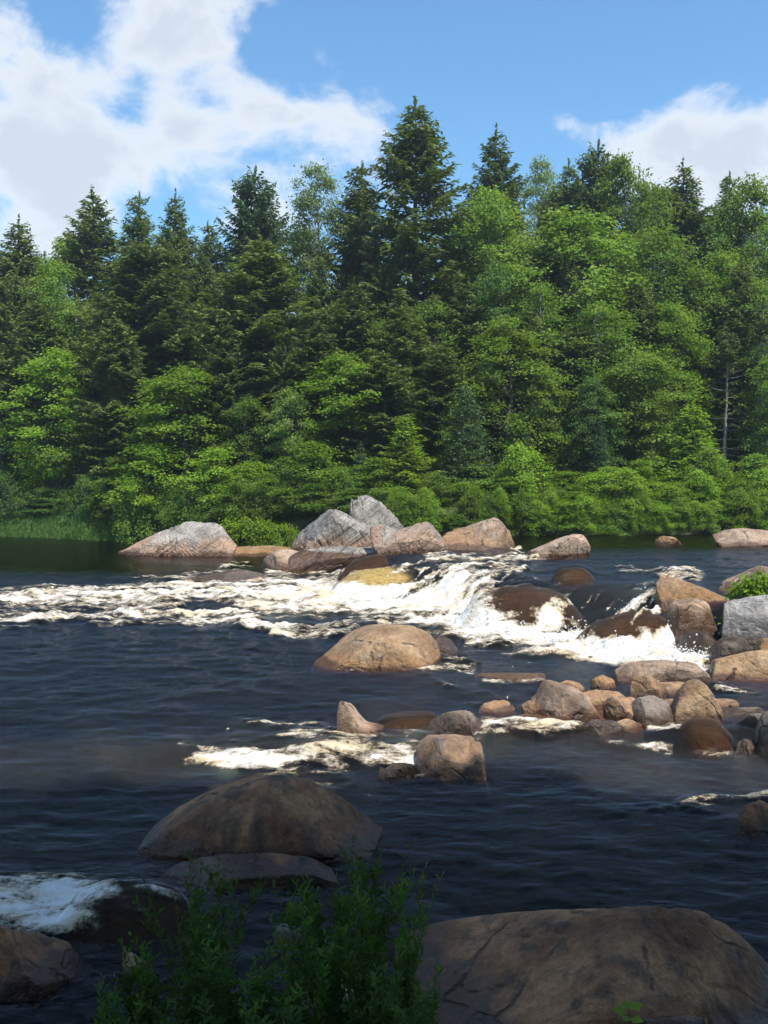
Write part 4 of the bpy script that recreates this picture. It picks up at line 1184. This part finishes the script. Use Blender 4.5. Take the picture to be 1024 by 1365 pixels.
for k, px, top, Y in [('spruceB', 470, 372, 49.5), ('spruceD', 540, 405, 48.5), ('spruceB', 620, 372, 51), ('spruceD', 728, 325, 53), ('spruceB', 845, 372, 50), ('spruceA', 300, 430, 48),
                      ('spruceB', 158, 420, 50), ('spruceD', 425, 430, 47.5), ('spruceB', 705, 410, 48.5), ('spruceD', 905, 325, 53), ('spruceB', 985, 345, 51), ('spruceD', 585, 470, 46.5),
                      ('spruceB', 770, 430, 47.5), ('spruceD', 50, 400, 55), ('spruceB', 515, 470, 46), ('youngspruce', 480, 590, 43), ('youngspruce', 700, 575, 43.5), ('youngspruce', 800, 560, 44)]:
    tree_px(k, 'spruce_tree', 'green spruce pushing up between the leafy crowns near the bank', px, top, Y, None if k == 'youngspruce' else _r.uniform(88, 118), group='spruces among the leafy trees')
# second rank: lower trees deep in the wood that close the view between the trunks
for i in range(34):
    px = -60 + i * 34 + _r.uniform(-12, 12)
    Y = _r.uniform(54, 64)
    k = _r.choice(['spruceC', 'mapleB', 'mapleA', 'birch'])
    key = [q for q in FL if k.startswith(q)][0]
    n, lb, gp = FL[key]
    tree_px(k, n, lb, px, _r.uniform(400, 450), Y, _r.uniform(150, 190), group=gp, mat=None if key == 'spruce' else _r.choice([None, 'maple_deep', 'maple_soft']))

# shrubs along the green bank
SHG = 'shrubs along the far bank'
for i in range(30):
    px = 600 + i * 15.5 + _r.uniform(-6, 6)
    x0 = (px - 512) / F * 42
    Y = float(far_bank(x0)) + (0.2 if i % 2 else 1.5) + _r.uniform(-.2, .5)
    if px < 690:
        Y += 1.2
    k = _r.choice(['shrubA', 'shrubA', 'shrubB', 'saplingA', 'saplingB'])
    x = (px - 512) / F * Y
    tree_px(k, 'shrub', 'rounded leafy shrub in the green belt along the upstream bank', px, _r.uniform(628, 672) if i % 2 else _r.uniform(592, 645), Y, _r.uniform(60, 100), 'shrub', SHG, ('stems', 'foliage'))
for px, top, Y, w in [(18, 655, 50.5, 60), (60, 650, 50.2, 60), (100, 655, 49.4, 60), (140, 640, 48, 60), (-20, 650, 51, 60), (-60, 640, 52, 70)]:
    tree_px('shrubB', 'shrub', 'dark bush overhanging the calm water downstream', px, top, Y, w, 'shrub', 'bushes at the downstream bank', ('stems', 'foliage'))
for px, top, Y, w, lb in [(180, 640, 44.6, 80, 'dark bush behind the low end of the long outcrop'), (250, 640, 43.4, 70, 'bush growing down over the crest of the long outcrop'),
                          (330, 640, 43.2, 90, 'dark bush behind the lime green plants'), (390, 640, 42, 80, 'bush at the back of the broad banded outcrop'),
                          (455, 622, 41.5, 70, 'bush leaning over the tilted grey block'), (580, 632, 41.2, 70, 'bush behind the jagged rock shoulder')]:
    tree_px('shrubB', 'shrub', lb, px, top, Y, w, 'shrub', None, ('stems', 'foliage'))
for px, top, Y, w in [(312, 692, 41.6, 44), (330, 694, 41.0, 46), (352, 696, 40.6, 44), (374, 702, 40.2, 36), (340, 688, 41.8, 46), (362, 694, 41.2, 40)]:
    tree_px('herb', 'leafy_plant', 'lime green leafy plant in the sunny patch between the two outcrops', px, top, Y, w, 'plant', 'lime green plants between the outcrops', ('stems', 'foliage'))
tree_px('herb', 'leafy_plant', 'lime green tuft against the foot of the broad banded outcrop', 392, 706, 39.6, 22, 'plant', None, ('stems', 'foliage'))
# green plant on the grey boulder at the falls
plant('herb', 'leafy_plant', 'green leafy plant hanging on the big grey boulder', 7.35, 19.75, 0.45, 1.05, .72, 1.0, 'plant', None, ('stems', 'foliage'), 'bright')


for i in range(46):
    px = 520 + i * 11.5 + _r.uniform(-5, 5)
    x0 = (px - 512) / F * 39.5
    Y = float(far_bank(x0)) - 0.55 + _r.uniform(-.15, .3)
    tree_px(('shrubA', 'shrubB')[i % 3 == 0], 'shrub', 'low leafy bush dipping to the water at the foot of the green belt', px, _r.uniform(652, 690), Y, _r.uniform(34, 62), 'shrub', 'low bushes at the far waterline', ('stems', 'foliage'))
for i in range(22):
    px = 150 + i * 18 + _r.uniform(-5, 5)
    x0 = (px - 512) / F * 42
    Y = float(far_bank(x0)) + 0.35 + _r.uniform(-.15, .3)
    tree_px(('saplingB', 'shrubB')[i % 3 > 0], 'shrub', 'dark leafy bush filling the bank behind the outcrops', px, _r.uniform(640, 668), Y, _r.uniform(50, 75), 'shrub', 'bushes behind the outcrops', ('stems', 'foliage'))

for i in range(9):
    px = -70 + i * 27 + _r.uniform(-6, 6)
    x0 = (px - 512) / F * 48
    tree_px(('shrubB', 'saplingB')[i % 3 == 2], 'shrub', 'dark bush overhanging the calm water downstream', px, _r.uniform(628, 668), float(far_bank(x0)) + _r.uniform(.4, 1.2), _r.uniform(50, 75), 'shrub', 'bushes at the downstream bank', ('stems', 'foliage'), 'maple_deep')

# low grass along the downstream bank
def grass():
    rng = np.random.RandomState(5)
    n = 26000
    px = rng.uniform(-120, 170, n)
    x = (px - 512) / F * 50
    y = far_bank(x) + rng.uniform(-1.7, 1.2, n)
    x = (px - 512) / F * y
    z = ground_z(x, y)
    h = rng.uniform(.12, .34, n) * (1 + .6 * noise2(x * .9, y * .9, 12))
    c = np.column_stack([x, y, z + h * 0.45])
    d = np.array([0, 0, 1.0])[None] + rng.normal(0, .35, (n, 3))
    v, q = kites(c, d, rng.normal(0, 1, (n, 3)), h, np.full(n, .05))
    me = mesh_np('grass', v, q, MAT['maple_deep'], fattr={'tint': rng.uniform(0, .8, n)})
    link('grass', me, None, (0, 0, 0), 'strip of short green grass along the calm downstream bank', 'grass', None, 'stuff')


grass()

# rusty dead bough by the young spruce
rng = np.random.RandomState(3)
bx, bY = (612 - 512) / F * 42.0, 42.0
bz = H - (682 - PH) / F * bY
n = 260
t = rng.rand(n)
c = np.column_stack([bx + (t - .5) * 1.1, bY + rng.normal(0, .12, n), bz + .12 * (t - .5) + rng.normal(0, .07, n)])
v, q = kites(c, np.column_stack([np.ones(n), rng.normal(0, .5, n), rng.normal(-.2, .4, n)]), rng.normal(0, 1, (n, 3)), np.full(n, .2), np.full(n, .06))
db = link('dead_branch', None, None, (bx, bY, gz(bx, bY)), 'rusty dead bough lying among the shrubs beside the young spruce', 'branch')
tv, tq = tubes([(np.array([[bx + .9, bY, gz(bx + .9, bY) - .05], [bx + .45, bY, bz], [bx - .5, bY, bz - .05]]), [.03, .022, .008])], 5)
sh = np.array([bx, bY, gz(bx, bY)])
link('stem', mesh_np('dead_stem', tv - sh, tq, MAT['bark'], True), db)
link('needles', mesh_np('dead_needles', v - sh, q, MAT['rust'], fattr={'tint': rng.rand(n)}), db)


# ------------------------------------------------------------------ herbs on the near bank
def herb_proto(seed, ht, nst, spread, leaf=0.085, side=5):
    rng = np.random.RandomState(seed)
    paths, C, D, Nn, Ls, T = [], [], [], [], [], []
    todo = [None] * nst
    while todo:
        par = todo.pop()
        aa = rng.uniform(0, 6.28)
        h = ht * rng.uniform(.35, 1.05)
        b0 = np.array([math.cos(aa), math.sin(aa), 0]) * rng.uniform(0, spread * .45)
        lean = np.array([math.cos(aa), math.sin(aa), 0]) * rng.uniform(.05, .6) * h + rng.normal(0, .06, 3) * np.array([1, 1, 0])
        q = np.linspace(0, 1, 8)[:, None]
        pts = b0 + lean * q ** 1.8 + np.array([0, 0, 1.0]) * h * q
        if par is not None:
            b0, h = par
            dirv = np.array([math.cos(aa), math.sin(aa), rng.uniform(.5, 1.3)])
            pts = b0 + dirv / np.linalg.norm(dirv) * h * q + np.array([0, 0, -.12 * h]) * q ** 2
        else:
            for u_ in rng.uniform(.3, .85, side):
                todo.append((np.array([np.interp(u_, q[:, 0], pts[:, k]) for k in range(3)]), h * rng.uniform(.16, .34)))
        paths.append((pts, np.linspace(.0045, .0016, 8) * (1 if par is None else .6)))
        nl = max(4, int(h / .02))
        u = np.linspace(.12, 1.0, nl)
        az = np.arange(nl) * 2.4 + rng.uniform(0, 6)
        pos = np.column_stack([np.interp(u, q[:, 0], pts[:, k]) for k in range(3)])
        up = rng.uniform(.1, .8, nl)
        d = np.column_stack([np.cos(az), np.sin(az), up])
        ln = leaf * rng.uniform(.7, 1.3, nl) * (1.15 - .6 * u)
        dn = d / np.linalg.norm(d, axis=1, keepdims=True)
        C.append(pos + dn * ln[:, None] * .5)
        D.append(d)
        Nn.append(np.column_stack([-np.cos(az) * up, -np.sin(az) * up, np.ones(nl)]) + rng.normal(0, .25, (nl, 3)))
        Ls.append(ln)
        T.append(np.clip(rng.uniform(0, .7, nl) + .3 * u, 0, 1))
    C, D, Nn, Ls = map(np.concatenate, (C, D, Nn, Ls))
    v, q = kites(C, D, Nn, Ls, Ls * .37, .25)
    tv, tq = tubes(paths, 4)
    return dict(trunk=mesh_np('herb_stems', tv, tq, MAT['stem'], True), crown=mesh_np('herb_leaves', v, q, MAT['herb'], fattr={'tint': np.concatenate(T)}), H=ht, R=spread)


PR['h1'] = herb_proto(31, .95, 15, .7, .12)
PR['h2'] = herb_proto(32, .8, 14, .75, .12)
PR['h3'] = herb_proto(33, 1.15, 4, .2, .06, 2)
HG = 'leafy herbs on the near bank'
for kind, px, top, Y, w, lb in [
        ('h1', 455, 1150, 5.9, 170, None), ('h1', 515, 1165, 5.7, 120, None), ('h2', 500, 1230, 5.4, 160, None), ('h2', 560, 1262, 5.6, 110, None), ('h1', 425, 1200, 5.5, 130, None),
        ('h1', 275, 1175, 5.9, 150, None), ('h2', 230, 1240, 5.7, 160, None), ('h2', 320, 1245, 5.4, 170, None), ('h2', 180, 1265, 5.6, 120, None), ('h2', 270, 1290, 5.1, 190, None),
        ('h2', 370, 1285, 5.1, 170, None), ('h2', 160, 1310, 5.3, 120, None), ('h2', 540, 1310, 5.1, 130, None),
        ('h3', 250, 1105, 5.8, 40, 'tall thin herb stalk standing up before the dome shaped boulder'), ('h3', 293, 1085, 5.8, 40, 'tallest herb stalk with small leaves before the split slab')]:
    x = (px - 512) / F * Y
    zb = max(gz(x, Y), -0.1) - .03
    ht = H - (top - PH) / F * Y - zb
    p = PR[kind]
    plant(kind, 'leafy_herb', lb or 'leafy green herb clump in shade at the foot of the near bank', x, Y, zb, ht / p['H'], (w / F * Y / 2) / p['R'] * 1.1, _r.uniform(0, 6.28), 'herb',
          None if lb else HG, ('stems', 'foliage'))
# broad leaved seedling before the huge boulder
rng = np.random.RandomState(8)
sx, sY = (838 - 512) / F * 5.3, 5.3
sz0 = gz(sx, sY)
szt = H - (1345 - PH) / F * sY
sd = link('seedling', None, None, (sx, sY, sz0), 'tiny broad leaved seedling in front of the huge flat topped boulder', 'plant')
tv, tq = tubes([(np.array([[0, 0, -.02], [.01, 0, (szt - sz0) * .6], [0, .01, szt - sz0]]), [.004, .003, .002])], 5)
link('stem', mesh_np('seedling_stem', tv, tq, MAT['stem'], True), sd)
for k in range(5):
    aa = k * 1.3 + .3
    dv = np.array([[math.cos(aa), math.sin(aa), .15]])
    v, q = kites(np.array([[0, 0, szt - sz0 - .012 * k]]) + dv * .05, dv, np.array([[0, -.5, 1.0]]), np.array([.085]), np.array([.06]), .1)
    link('leaf', mesh_np('seedling_leaf', v, q, MAT['bright'], fattr={'tint': [.5]}), sd)

# tall trees on the near bank behind the viewpoint: their shade lies over the foreground
PR['tallA'] = leafy_proto('tall_maple_a', 41, 20, 4.6, 'maple', .46, 620, 56, .26, rc=.95)
PR['tallB'] = leafy_proto('tall_maple_b', 42, 20, 4.6, 'maple', .44, 620, 56, .26, rc=.95, shape=.9)
SHADE = [(2.6, -.6, 20.5), (4.6, -.4, 20), (6.8, -.7, 20.5), (10.2, -.5, 20.5), (13.8, -.3, 20.5), (1.2, -1.8, 19.5), (4.8, -2.6, 21), (8.6, -2.6, 21), (12.4, -2.2, 21), (1.0, -3.4, 20), (5.0, -5.4, 21), (9.4, -5.8, 21), (-3.2, -4.0, 20),
         (14.5, -5, 22), (17.5, -1, 20)]
for i, (x, y, ht) in enumerate(SHADE):
    k = ('tallA', 'tallB')[i % 2]
    plant(k, 'maple_tree', 'tall maple on the near bank shading the water around the herbs', x, y, gz(x, y) - .1, ht / PR[k]['H'], 1.0, i * 1.7, 'tree', 'shade trees on the near bank')

# ------------------------------------------------------------------ thin summer haze
hb = NB('summer_haze')
vol = hb.N.new('ShaderNodeVolumePrincipled')
vol.inputs['Color'].default_value = (0.86, 0.92, 1.0, 1)
vol.inputs['Density'].default_value = 0.0007
vol.inputs['Anisotropy'].default_value = 0.3
hb.L.new(vol.outputs[0], hb.out.inputs['Volume'])
z0h = float(GZ.min()) - 1.0
z1h = max(40.0, float(GZ.max()) + 3)
hv = np.array([(x, y, z) for x in (-2400, 2400) for y in (-1200, 3000) for z in (z0h, z1h)], float)
hf = np.array([(0, 1, 3, 2), (4, 6, 7, 5), (0, 4, 5, 1), (2, 3, 7, 6), (0, 2, 6, 4), (1, 5, 7, 3)])
link('haze', mesh_np('haze', hv, hf, hb.m), None, (0, 0, 0), 'thin pale summer haze filling the river valley', 'haze', None, 'stuff')
